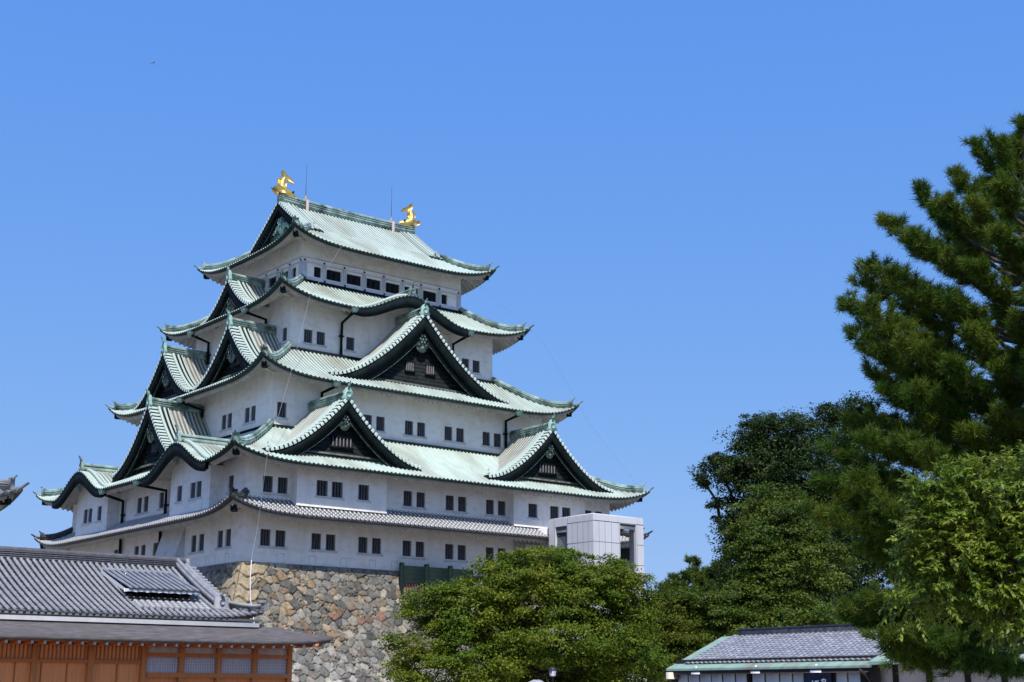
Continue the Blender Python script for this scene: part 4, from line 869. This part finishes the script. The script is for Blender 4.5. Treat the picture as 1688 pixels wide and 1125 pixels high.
for j, e in enumerate(np.arange(.42, RXs-SX-.05, tl)):
    for i, y in enumerate(np.arange(YA-.72, YB, -tp)):
        z0, z1 = zs_(e)+.055, zs_(e+tl)+.02; ys = y-np.array([0, .25, .5, .75, 1])*tp*.985; hz = np.array([.005, .045, .05, .03, .0])
        m.grid([[PSH(yy, e, z0+h_) for yy, h_ in zip(ys, hz)], [PSH(yy, e+tl*1.02, z1+h_) for yy, h_ in zip(ys, hz)]])
        m.grid([[PSH(yy, e, z0+h_) for yy, h_ in zip(ys, hz)], [PSH(yy, e+.005, z0+h_-.035) for yy, h_ in zip(ys, hz)]])
m.build('tile_field', 'shop_tile', rs)
m = MB(); m.box(lambda a, o, z: (RXs+o, a, z), YA-1.15, YB, -.16, .16, RZs-.02, RZs+.2); m.tube([(RXs, YA-1.1, RZs+.22), (RXs, YB, RZs+.22)], .1, 8); m.build('roof_ridge', 'tile', rs)
XWs = SX+.45; PSW = lambda a, o, z: (XWs-o, a, z)
m = MB(); m.quad(PSW(YA-.1, -.08, -10.75), PSW(YB, -.08, -10.75), PSW(YB, -.08, -7.72), PSW(YA-.1, -.08, -7.72)); m.quad((XWs, YA-.2, -10.75), (XWs+5.2, YA-.2, -10.75), (XWs+5.2, YA-.2, -8.0), (XWs, YA-.2, -8.0)); m.build('timber_wall', 'dark_wood', shop)
m = MB(); m.grid([[PSH(YA-.05, .03, SZ-.10), PSH(YA-.05, 1.0, zs_(1.)-.12)], [PSH(YB, .03, SZ-.10), PSH(YB, 1.0, zs_(1.)-.12)]]); m.box(PSH, YA-.05, YB, .04, .12, SZ-.26, SZ-.1); m.build('eave_soffit', 'dark_wood', shop)
pan = [(-61.10, -61.84), (-61.93, -62.53), (-62.62, -63.23), (-63.30, -63.87), (-63.97, -64.60), (-64.70, -65.28), (-65.62, -66.25), (-66.35, -67.03), (-67.12, -67.72), (-67.81, -68.40), (-69.95, -70.49), (-70.58, -71.13)]
for y0, y1 in pan: m = MB(); m.box(PSW, y1, y0, -.07, .0, -10.2, -8.36); m.build('white_panel', 'paper', shop)
for y in (-61.20, -65.45, -71.35, -68.47, -69.89): m = MB(); m.box(PSW, y-.08, y+.08, -.1, .06, -10.75, -7.95); m.build('post', 'dark_wood', shop)
for y0, y1 in ((-62.49, -62.99), (-65.90, -66.39), (-69.03, -69.58)):
    m = MB(); m.box(PSW, y1, y0, .32, .42, -8.36, -8.26); m.box(PSW, (y0+y1)/2-.05, (y0+y1)/2+.05, .35, .39, -8.26, -8.02); tag(m.build('eave_light', 'white_paint'), {-62.49: 'white tube light box under the shop eave by the left panels', -65.90: 'white tube light box under the middle of the shop eave', -69.03: 'white tube light box above the navy shop curtain'}[y0], 'light fitting', 'light boxes under the shop eave')
m = MB(); m.box(lambda a, o, z: (XWs-.62+o, a, z), -61.40, -61.15, 0, .5, -8.55, -8.26); tag(m.build('utility_box', 'cream_box'), 'cream box on the corner beam of the shop', 'box')
m = MB()   # navy curtain with soft folds
ys = np.linspace(-68.52, -69.83, 34); G = [[(XWs-.14-.02*math.sin(k*1.1), y, -8.28), (XWs-.14-.05*math.sin(k*1.1+.4), y, -9.5)] for k, y in enumerate(ys)]; m.grid(G); nor = m.build('shop_curtain', 'noren_navy'); tag(nor, 'navy shop curtain with white brush characters under the shop eave', 'curtain')
def strokes(y0, z0, s, ST):
    m_ = MB()
    for st in ST: m_.tube([(XWs-.22, y0-x*s, z0+y*s) for x, y in st], .042*s/.5, 5)
    m_.build('brush_character', 'white_paint', nor)
strokes(-68.87, -9.0, .42, [[(.0,.42), (.2,.50), (.46,.6)], [(.25,.82), (.22,.4), (.3,.12), (.5,.2)], [(.55,.72), (.95,.78), (.92,.3), (.72,.08)], [(.72,.72), (.66,.4), (.5,.1)]])
strokes(-69.33, -9.0, .42, [[(.2,.8), (.55,.95), (.75,.85), (.6,.6), (.3,.45)], [(.45,.75), (.3,.55), (.1,.5)], [(.25,.3), (.65,.36), (.62,-.1), (.22,-.12), (.25,.3)]])
m = MB(); m.tube([(XWs-.7, -71.65, -8.28), (XWs-.4, -71.70, -8.45), (XWs+.0, -71.75, -8.9), (XWs, -71.75, -10.75)], .06, 6); m.build('down_pipe', 'dark_wood', shop)
pv = MB(); pv.box(lambda a, o, z: (SX-5+o, a, z), -92, -56, 0, 6.2, -10.9, -10.70); tag(pv.build('bounce_apron', 'bounce_concrete'), 'pale unseen apron added before the shop to bounce light onto its panels', kind='structure')  # unseen pale slab, added to throw light up onto the shop panels
# plaster wing further right
wing = thing('gallery_wing', 'shaded plaster wing with dark posts behind the pine branches', 'building', (-17, -78, -10.75))
XV = -20.3; PV2 = lambda a, o, z: (XV-o, a, z)
m = MB(); m.quad(PV2(-71.7, 0, -10.75), PV2(-86, 0, -10.75), PV2(-86, 0, -7.7), PV2(-71.7, 0, -7.7)); m.build('plaster_wall', 'shop_plaster', wing)
for y in (-72.6, -74.1, -75.75, -77.25, -78.8): m = MB(); m.box(PV2, y-.11, y+.11, -.05, .08, -10.75, -7.8); m.build('post', 'dark_wood', wing)
m = MB(); m.grid([[(XV-1.0, -72.1, -7.98), (XV+2.7, -72.1, -6.55)], [(XV-1.0, -86, -7.98), (XV+2.7, -86, -6.55)]]); m.grid([[(XV-1.0, -72.1, -8.1), (XV+.1, -72.1, -7.75)], [(XV-1.0, -86, -8.1), (XV+.1, -86, -7.75)]]); m.grid([[(XV-1.0, -72.1, -7.98), (XV-1.0, -72.1, -8.1)], [(XV-1.0, -86, -7.98), (XV-1.0, -86, -8.1)]]); wr = m.build('copper_roof_sheet', 'copper_sheet', wing)
m = MB()
for j, e in enumerate(np.arange(.55, 3.6, tl)):
    for y in np.arange(-72.3, -84.5, -tp):
        z0 = -7.98+1.43*e/3.7+.055; z1 = z0+1.43*tl/3.7-.035; ys = y-np.array([0, .3, .6, 1])*tp*.985; hz = np.array([.005, .045, .04, .0])
        m.grid([[(XV-1+e, yy, z0+h_) for yy, h_ in zip(ys, hz)], [(XV-1+e+tl, yy, z1+h_) for yy, h_ in zip(ys, hz)]])
m.build('tile_field', 'shop_tile', wr)
for y, lb in ((-74.75, 'white tube light on the plaster wing beside the second post'), (-78.2, 'white tube light on the plaster wing at the edge of the photo')): m = MB(); m.box(PV2, y-.3, y+.3, .02, .12, -8.62, -8.5); tag(m.build('wall_light', 'white_paint'), lb, 'light fitting', 'tube lights on the plaster wing')

# ---------------------------------------------------------------- lamp and boulder
lp = at(911, 1110, 60.); lamp = thing('garden_lamp', 'small lamp post with a square frosted lantern under the cherry tree', 'lamp post', (lp[0], lp[1], -10.75))
PL = lambda a, o, z: (lp[0]+a, lp[1]+o, z); zb = lp[2]-.12
m = MB(); m.tube([PL(0, 0, -10.75), PL(0, 0, zb)], .035, 8); m.tube([PL(0, 0, -10.75), PL(0, 0, -10.5)], .09, 8); m.build('post', 'lamp_metal', lamp)
m = MB(); m.add([PL(x*s, y*s, z) for z, s in ((zb, .085), (zb+.26, .11)) for x, y in ((-1,-1), (1,-1), (1,1), (-1,1))], [(0,1,2,3), (4,5,6,7), (0,1,5,4), (1,2,6,5), (2,3,7,6), (3,0,4,7)]); ln = m.build('lantern', 'lamp_glass', lamp)
m = MB(); m.add([PL(x*s, y*s, z) for z, s in ((zb+.262, .14), (zb+.30, .14), (zb+.37, .03)) for x, y in ((-1,-1), (1,-1), (1,1), (-1,1))], [(0,1,2,3), (8,9,10,11)]+[(i+k, (i+1) % 4+k, (i+1) % 4+k+4, i+k+4) for k in (0, 4) for i in range(4)]); m.build('lantern_cap', 'lamp_metal', lamp)
bp = at(884, 1122, 57.); m = MB(); G = []
for i, th in enumerate(np.linspace(0, PI/2, 14)):
    row = []
    for ph in np.linspace(0, 2*PI, 36, endpoint=False):
        d = Vector((math.cos(ph)*math.sin(th), math.sin(ph)*math.sin(th), math.cos(th))); k = 1+.18*mnoise.noise(d*2.2+Vector((3, 1, 0)))+.06*mnoise.noise(d*6)
        row.append((bp[0]+1.0*d.x*k, bp[1]+.9*d.y*k, -10.75+(bp[2]+.02+10.75)*d.z**.8*(1+.03*mnoise.noise(d*5))))
    G.append(row)
m.grid(G, closed=True); tag(m.build('garden_boulder', 'boulder', smooth=True), 'pale grey rounded boulder whose top shows below the cherry tree', 'boulder')

# ---------------------------------------------------------------- vegetation
def leaf_mesh(name, Cn, Nn, S, m, parent, droop=0., aspect=.5, tgt=None):
    """one rhombic leaf per centre; Nn normals, S sizes"""
    n = len(Cn); t = tgt if tgt is not None else rng.normal(size=(n, 3)); t[:, 2] -= droop
    t = t-Nn*np.sum(t*Nn, 1, keepdims=True); t /= np.linalg.norm(t, axis=1, keepdims=True)+1e-9; s = np.cross(Nn, t)
    L = S[:, None]
    V = np.stack([Cn-t*L*.5, Cn+s*L*aspect*.5-t*L*.05, Cn+t*L*.5-Nn*L*.12, Cn-s*L*aspect*.5-t*L*.05], 1).reshape(-1, 3)
    li = np.arange(4*n, dtype=np.int32)
    return mesh_obj(name, bpy.data.meshes.new(name), V, li, np.full(n, 4, np.int32), None, m, parent)

def limb(mb, p0, p1, r0, r1, wob=.12, n=7, seed=0):
    p0, p1 = np.array(p0, float), np.array(p1, float); L = np.linalg.norm(p1-p0); pts = []
    for i in range(n):
        q = i/(n-1); p = p0+(p1-p0)*q; k = Vector((seed*1.7, q*3, seed*.3)); w_ = np.array(mnoise.noise_vector(k))*L*wob*math.sin(q*PI)
        pts.append(p+w_+[0, 0, L*.06*math.sin(q*PI)])
    mb.tube(pts, np.linspace(r0, r1, n), 6, cap=False); return pts

def broadleaf(name, label, base, blobs, m, leaf=.16, clump=.75, nclump=300, per=60, tr=.3, seed=1, flat=.5, droop=.3, aspect=.55, group=None, cat='tree', twig=True, trunk_m='bark'):
    """blobs: [(px,py,D,rw,rh)] crown lobes by sight line, radii in photo pixels"""
    global rng; rng = np.random.default_rng(seed); t = thing(name, label, cat, tuple(base), group)
    E = []
    for (px, py, D, rw, rh) in blobs: c = at(px, py, D); k = D/FPX; E.append((c, np.array([rw*k, rw*k, rh*k])))
    wts = np.array([e[1][0]*e[1][1]*e[1][2] for e in E])**.75; wts /= wts.sum()
    # lobes subdivided into irregular sprays
    ids = rng.choice(len(E), nclump, p=wts); d = rng.normal(size=(nclump, 3)); d /= np.linalg.norm(d, axis=1)[:, None]
    nz_ = np.array([mnoise.noise(Vector((float(v[0])*1.9+i*3.1+seed, float(v[1])*1.9, float(v[2])*1.9))) for v, i in zip(d, ids)])
    rad = rng.uniform(.35, 1.05, nclump)**.6*(1+.55*nz_)
    cc = np.array([E[i][0] for i in ids])+d*rad[:, None]*np.array([E[i][1] for i in ids]); cc = cc[cc[:, 2] > -10.3]; out = d[:len(cc)]
    sz = clump*.82*rng.uniform(.45, 1.5, len(cc)); k = per; n = len(cc)*k
    loc = rng.normal(size=(n, 3))*.5; loc *= np.minimum(1, 1.1/np.linalg.norm(loc, axis=1))[:, None]; loc[:, 2] *= flat
    # sprays tilt outward
    P_ = np.repeat(cc, k, 0)+loc*np.repeat(sz, k)[:, None]; od = np.repeat(out, k, 0); P_[:, 2] -= .28*np.repeat(sz, k)*np.maximum(0, (loc[:, 0]*od[:, 0]+loc[:, 1]*od[:, 1]))
    N_ = rng.normal(size=(n, 3))*.55+np.array([0, 0, .75])+od*.45; N_ /= np.linalg.norm(N_, axis=1)[:, None]
    leaf_mesh('crown', P_, N_, leaf*rng.uniform(.7, 1.3, n), m, t, droop, aspect)
    mb = MB(); b = np.array(base, float); top = np.mean([e[0] for e in E], 0); fork = b+(top-b)*np.array([.25, .25, .45]); limb(mb, b, fork, tr, tr*.75, .06, seed=seed)
    for e in E:
        p = limb(mb, fork+rng.normal(size=3)*.1, e[0]+[0, 0, -e[1][2]*.2], tr*.5, tr*.14, .16, seed=seed+rng.uniform(0, 9))
        for j in range(7):
            q = p[rng.integers(3, 7)]; v = rng.normal(size=3); v /= np.linalg.norm(v); v[2] = abs(v[2])*.8-.1; limb(mb, q, q+v*e[1]*.7, tr*.10, tr*.02, .2, 5, seed+j)
    mb.build('trunk', trunk_m, t); return t

gz = lambda p: (p[0], p[1], -10.75)
broadleaf('cherry_tree', 'broad green cherry tree spreading before the rampart and elevator tower', gz(at(880, 1100, 75)),
  [(870,985,75,85,60), (775,1012,74,75,48), (970,985,75,80,60), (1010,955,75,55,38), (722,1015,74,55,38), (690,1095,72,50,38), (790,1085,73,90,50), (930,1055,74,110,48), (850,935,75,70,32), (930,935,76,65,32), (1045,1000,76,40,55), (1010,1080,75,80,55), (690,985,74,30,20), (665,1060,73,30,14), (765,972,75,34,18), (900,1130,79,120,40), (1030,1085,76,50,36), (965,1100,76,55,30)],
  'cherry_leaf', .155, .78, 1650, 130, .34, 11, .40)
broadleaf('maple_tree', 'yellowish green leafy tree between the cherry tree and the dark evergreens', gz(at(1150, 1100, 82)),
  [(1095,1020,82,55,45), (1150,1022,83,60,46), (1125,985,83,36,20), (1190,1040,82,50,50), (1080,1065,81,60,50), (1150,1075,81,70,50), (1215,1010,84,40,50)], 'mid_leaf', .16, .75, 750, 120, .25, 12, .45)
broadleaf('camphor_tree', 'tall dark rounded evergreen behind the shop roof', gz(at(1300, 1100, 92)),
  [(1285,735,92,78,52), (1245,770,91,60,50), (1190,775,91,40,32), (1158,788,91,18,16), (1195,835,91,30,32), (1212,880,91,28,30), (1320,800,92,90,90), (1260,850,91,60,80), (1330,900,92,90,110), (1345,1000,92,100,90), (1230,940,90,50,70), (1200,990,90,30,40), (1260,700,92,35,18), (1310,700,92,28,14)],
  'dark_leaf', .17, .82, 1900, 110, .5, 13, .5)
broadleaf('oak_tree', 'dark tree top rising between the rounded evergreen and the tall pine', gz(at(1400, 1100, 98)),
  [(1395,715,98,50,52), (1370,690,98,35,25), (1410,668,98,25,16), (1425,760,98,60,80), (1400,860,98,80,110), (1440,980,97,90,100)], 'dark_leaf', .18, .85, 850, 110, .45, 14, .5)
broadleaf('zelkova_tree', 'lighter green leafy tree standing just behind the shop ridge', gz(at(1260, 1100, 80)),
  [(1265,840,84,48,42), (1300,870,83,55,50), (1245,905,82,50,48), (1300,950,82,70,55), (1240,990,81,60,48), (1210,1045,80,55,40), (1310,1030,81,75,40), (1180,1010,81,30,40), (1360,930,83,40,60)], 'zelkova_leaf', .165, .8, 720, 120, .35, 15, .35)
# near cherry, lower right
def spray_tree(name, label, base, blobs, m, ns, seed, leaf=.085, tr=.05):
    global rng; rng = np.random.default_rng(seed); t = thing(name, label, 'tree', tuple(base)); E = []
    for (px, py, D, rw, rh) in blobs: k = D/FPX; E.append((at(px, py, D), np.array([rw*k, rw*k, rh*k])))
    wts = np.array([e[1][0]*e[1][1]*e[1][2] for e in E])**.7; wts /= wts.sum(); Cn, Nn, Tg = [], [], []; mb = MB()
    for q in range(ns):
        i = rng.choice(len(E), p=wts); d = rng.normal(size=3); d /= np.linalg.norm(d); k = 1+.6*mnoise.noise(Vector((d[0]*2+i*3.3, d[1]*2, d[2]*2)))
        p = E[i][0]+d*E[i][1]*k*rng.uniform(.25, 1.0)**.5; out = d+np.array([0, 0, .15]); out /= np.linalg.norm(out); L = rng.uniform(.14, .30); pts = []
        for j in range(9):
            u = j/8; pts.append(p+out*L*u+np.array([0, 0, -L*.28*u*u]))
        mb.tube(pts[::4], [.004, .003, .0015], 3, cap=False)
        sd = np.cross(out, [0, 0, 1]); sd /= np.linalg.norm(sd)+1e-9
        for j in range(1, 9):
            for s_ in (-1, 1):
                ax = out*.45+sd*s_*rng.uniform(.3, .8)+np.array([0, 0, -rng.uniform(.05, .6)])+rng.normal(size=3)*.25; ax /= np.linalg.norm(ax)
                n_ = np.array([0, 0, 1.])+out*.5+sd*s_*.3+rng.normal(size=3)*.35; n_ -= ax*(n_@ax); n_ /= np.linalg.norm(n_)
                Cn.append(pts[j]+ax*leaf*.5); Nn.append(n_); Tg.append(ax)
    Cn = np.array(Cn); leaf_mesh('crown', Cn, np.array(Nn), leaf*rng.uniform(.7, 1.25, len(Cn)), m, t, 0, .42, np.array(Tg))
    b = np.array(base, float); top = E[9][0]; fork = b+(top-b)*np.array([.3, .3, .5]); limb(mb, b, fork, tr*1.4, tr, .06, seed=seed)
    for e in E:
        p = limb(mb, fork, e[0], tr*.45, tr*.1, .16, seed=seed+rng.uniform(0, 9))
        for j in range(8):
            q = p[rng.integers(3, 7)]; v = rng.normal(size=3); v /= np.linalg.norm(v); limb(mb, q, q+v*e[1]*.8, tr*.14, tr*.03, .2, 5, seed+j)
    mb.build('trunk', 'bark', t); return t

spray_tree('young_cherry', 'bright yellow green cherry with drooping leaves at the right edge', gz(at(1790, 1100, 20)),
  [(1600,850,20,95,68), (1655,800,20,70,45), (1555,890,19.6,62,62), (1670,920,20,70,75), (1540,960,19.5,46,42), (1575,800,19.7,46,26), (1545,830,19.6,30,26), (1520,800,19.6,16,9), (1640,985,19.8,60,40), (1730,900,20.4,110,140), (1500,995,19.4,26,18), (1600,930,19.8,70,60), (1660,1015,19.6,30,22), (1518,925,19.5,30,30)],
  'near_leaf', 3000, 16)

def tufts(P_, Dr, m, parent, name, nl=.16, k=20, wd=.011):
    n = len(P_)*k; d = np.repeat(Dr, k, 0)*.75+rng.normal(size=(n, 3))*.62; d /= np.linalg.norm(d, axis=1)[:, None]
    b = np.repeat(P_, k, 0)-np.repeat(Dr, k, 0)*rng.uniform(0, .16, (n, 1)); L = nl*rng.uniform(.7, 1.2, (n, 1)); s = np.cross(d, rng.normal(size=(n, 3))); s /= np.linalg.norm(s, axis=1)[:, None]
    V = np.stack([b-s*wd*.5, b+s*wd*.5, b+d*L+s*wd*.2, b+d*L-s*wd*.2], 1).reshape(-1, 3); li = np.arange(4*n, dtype=np.int32)
    return mesh_obj(name, bpy.data.meshes.new(name), V, li, np.full(n, 4, np.int32), None, m, parent)

def pine(name, label, trunk, tips, m, nl, k, wd, dens, r0=.28, seed=5, spread=.42, group=None):
    """trunk: points; tips: [(tip xyz, root height fraction)]"""
    global rng; rng = np.random.default_rng(seed); t = thing(name, label, 'tree', tuple(trunk[0]), group); mb = MB(); T = np.array(trunk, float)
    mb.tube(T, np.linspace(r0, r0*.25, len(T)), 8, cap=False); PT, DR = [], []; q_ = np.linspace(0, 1, len(T))
    for ti, (tip, f) in enumerate(tips):
        root = np.array([np.interp(f, q_, T[:, i]) for i in range(3)]); tip = root+(np.array(tip, float)-root)*.965; L = np.linalg.norm(tip-root)
        sag = np.array([0, 0, -.10*L]); pts = [root+(tip-root)*x+sag*math.sin(x*PI)*(1 if x < 1 else 0)+np.array(mnoise.noise_vector(Vector((ti*1.3, x*2.5, 0))))*L*.06*math.sin(PI*x) for x in np.linspace(0, 1, 9)]
        mb.tube(pts, np.linspace(.017*L+.03, .012, 9), 5, cap=False)
        ax = (tip-root)/L; nt_ = int(dens*L)
        for j in range(nt_):
            x = rng.uniform(.32, 1.0)**.7; p = np.array([np.interp(x, np.linspace(0, 1, 9), [q[i] for q in pts]) for i in range(3)])
            v = ax*.6+rng.normal(size=3)*np.array([.75, .75, .26]); v[2] += .16; v /= np.linalg.norm(v); ln = spread*L**.5*(1.12-.62*x)*rng.uniform(.5, 1.15)
            e = p+v*ln; mb.tube([p, p+v*ln*.5+[0, 0, -.03], e], [.014, .010, .006], 3, cap=False)
            for s in range(max(2, int(ln/.16))):
                y = rng.uniform(.35, 1); w_ = v*.6+rng.normal(size=3)*.45+np.array([0, 0, .4]); w_ /= np.linalg.norm(w_)
                PT.append(p+v*ln*y+w_*.10); DR.append(w_)
            PT.append(e); u = v+np.array([0, 0, .6]); DR.append(u/np.linalg.norm(u))
    tufts(np.array(PT), np.array(DR), m, t, 'crown', nl, k, wd); mb.build('trunk', 'pine_bark', t); return t
tx = lambda y, D: at(1720, y, D)
TR = [(*at(1735, 1100, 36)[:2], -10.75), at(1730, 1000, 36), at(1722, 800, 36), at(1712, 600, 36.2), at(1705, 420, 36.2), at(1690, 260, 36), at(1688, 200, 36)]
hz = [np.array(p)[2] for p in TR]
def fr(py): z = at(1715, py, 36)[2]; return float(np.interp(z, hz, np.linspace(0, 1, 7)))
tips = []
for (px, py, D, ry) in [(1680,200,36,300), (1640,225,35.5,330), (1605,232,36,350), (1660,230,37,330), (1575,285,35.5,400), (1550,330,35,430), (1510,305,36.5,440), (1540,350,37.5,440), (1455,360,36,500), (1490,380,34.5,500), (1520,400,38,480), (1425,430,36.5,560), (1460,445,34.5,560), (1412,462,37,580), (1380,492,36,640), (1420,500,34,640), (1470,520,38,600),
    (1400,548,36,680), (1440,575,34.5,690), (1480,560,33.8,660), (1425,610,37,720), (1450,640,34.3,740), (1430,680,36.5,780), (1500,640,33.5,740), (1560,600,33,700), (1600,540,33.2,640), (1560,480,33.5,580), (1600,430,33.5,520), (1640,380,33.5,460), (1600,330,34,420), (1650,300,34,380),
    (1400,690,35.5,800), (1360,735,35.5,840), (1420,720,34,800), (1480,720,33.4,800), (1345,790,35.5,880), (1400,780,34,860), (1330,835,35.3,900), (1380,850,34.3,930), (1450,830,33.5,900), (1420,900,34.5,960), (1520,740,33,820), (1590,700,33,800), (1650,680,33,780), (1640,600,33,700), (1680,520,33,640),
    (1390,1000,34.5,1010), (1380,1012,34.8,1020), (1430,985,34,1000), (1440,1050,34,1040), (1460,1080,34,1050), (1500,1040,33.5,1030), (1470,950,34.5,980), (1540,1060,33.5,1040), (1560,1000,34,1000), (1590,1095,33.6,1060), (1620,1090,33.6,1060), (1480,1000,35,1000), (1530,960,35,980),
    (1480,600,39,680), (1500,700,39,760), (1450,780,38.5,840), (1480,880,38,930), (1560,800,38,860), (1600,640,39,720), (1560,380,38.5,460), (1620,300,38,360), (1520,480,39,540), (1600,880,37,930), (1560,700,39,760), (1640,760,38,820),
    (1760,400,30,460), (1800,480,29,540), (1850,420,31,500), (1780,560,29,620), (1850,600,29.5,660), (1900,520,31,580), (1800,680,29,730), (1880,700,30,750), (1750,700,30,750), (1730,470,31.5,540), (1735,350,32,430), (1760,620,30,690), (1820,340,32,430), (1720,560,31.5,640), (1660,420,38.5,480), (1670,600,39,660), (1640,500,38.5,560), (1670,330,38.5,400), (1600,560,38,620), (1680,700,38,760), (1660,250,36.5,330), (1690,400,34,460),
    (1830,260,36,330), (1880,340,36,400), (1930,440,35,500), (1960,520,36.5,580), (1990,620,35.5,680), (2020,720,36,780), (1980,800,36,860), (1940,880,35,930), (1880,560,38.5,620), (1900,760,38,820), (1800,220,36.5,280), (1780,860,33,920), (1860,900,34,960),
    (1760,300,36,400), (1800,450,36,540), (1840,600,36,680), (1820,760,35,820)]:
    tips.append((at(px, py, D), fr(ry)))
pine('black_pine', 'tall dark pine with long tiered branches at the right edge', TR, tips, 'needle', .19, 26, .0145, 22, .30, 5, .34)
for (px, py, D, lb, sd) in ((1140, 918, 108, 'small distant pine top left of the dark evergreens', 21), (1185, 915, 106, 'distant pine top touching the dark evergreen edge', 22), (1105, 958, 104, 'low distant pine tip right of the cherry tree', 23)):
    b = at(px, py, D); zt = b[2]; Tt = [(b[0], b[1], -10.75), (b[0], b[1], zt-4), (b[0]+.2, b[1], zt)]; tp_ = []
    rg = np.random.default_rng(sd); hz2 = [-10.75, zt-4, zt]
    for i in range(64):
        z = zt-.1-rg.uniform(0, 1)*4.0; r_ = (.5+(zt-z)*.85)*rg.uniform(.4, 1); an = rg.uniform(0, 2*PI); p = (b[0]+math.cos(an)*r_, b[1]+math.sin(an)*r_, z)
        tp_.append((p, float(np.interp(z-.5, hz2, [0, .5, 1]))))
    pine('young_pine', lb, Tt, tp_, 'needle_far', .34, 12, .05, 7, .16, sd, .5, 'distant pines beyond the cherry tree')

# ---------------------------------------------------------------- dragonfly
dp = at(252, 104, 9.); df = thing('dragonfly', 'tiny dark dragonfly flying in the blue sky', 'insect', tuple(dp))
rt = np.array([math.sin(YAW), -math.cos(YAW), 0]); upv = np.array([0, 0, 1.]); fwv = np.array([math.cos(YAW), math.sin(YAW), 0])
U = lambda x, y, z=0: dp+(rt*x+upv*y+fwv*z)*.001
m = MB(); m.tube([U(-24,-7), U(-14,-6), U(-6,-3), U(0,0), U(6,3), U(10,5.5), U(12.5,6.5), U(15,8)], [.6e-3, .9e-3, 1e-3, 2e-3, 2.8e-3, 2.2e-3, 2.6e-3, 1.2e-3], 8); m.build('body', 'insect_body', df, smooth=True)
for q in ([(6,4,0), (-4,20,-6), (-8,30,-9), (-4,31,-9), (2,22,-6)], [(2,2,0), (-12,16,-8), (-18,24,-12), (-12,27,-12), (-3,16,-6)], [(6,2,0), (16,-10,6), (24,-20,9), (27,-19,9), (22,-8,6)], [(2,0,0), (6,-12,8), (12,-22,12), (16,-21,12), (12,-8,7)]):
    m = MB(); m.poly([U(*p) for p in q]); m.build('wing', 'insect_wing', df)
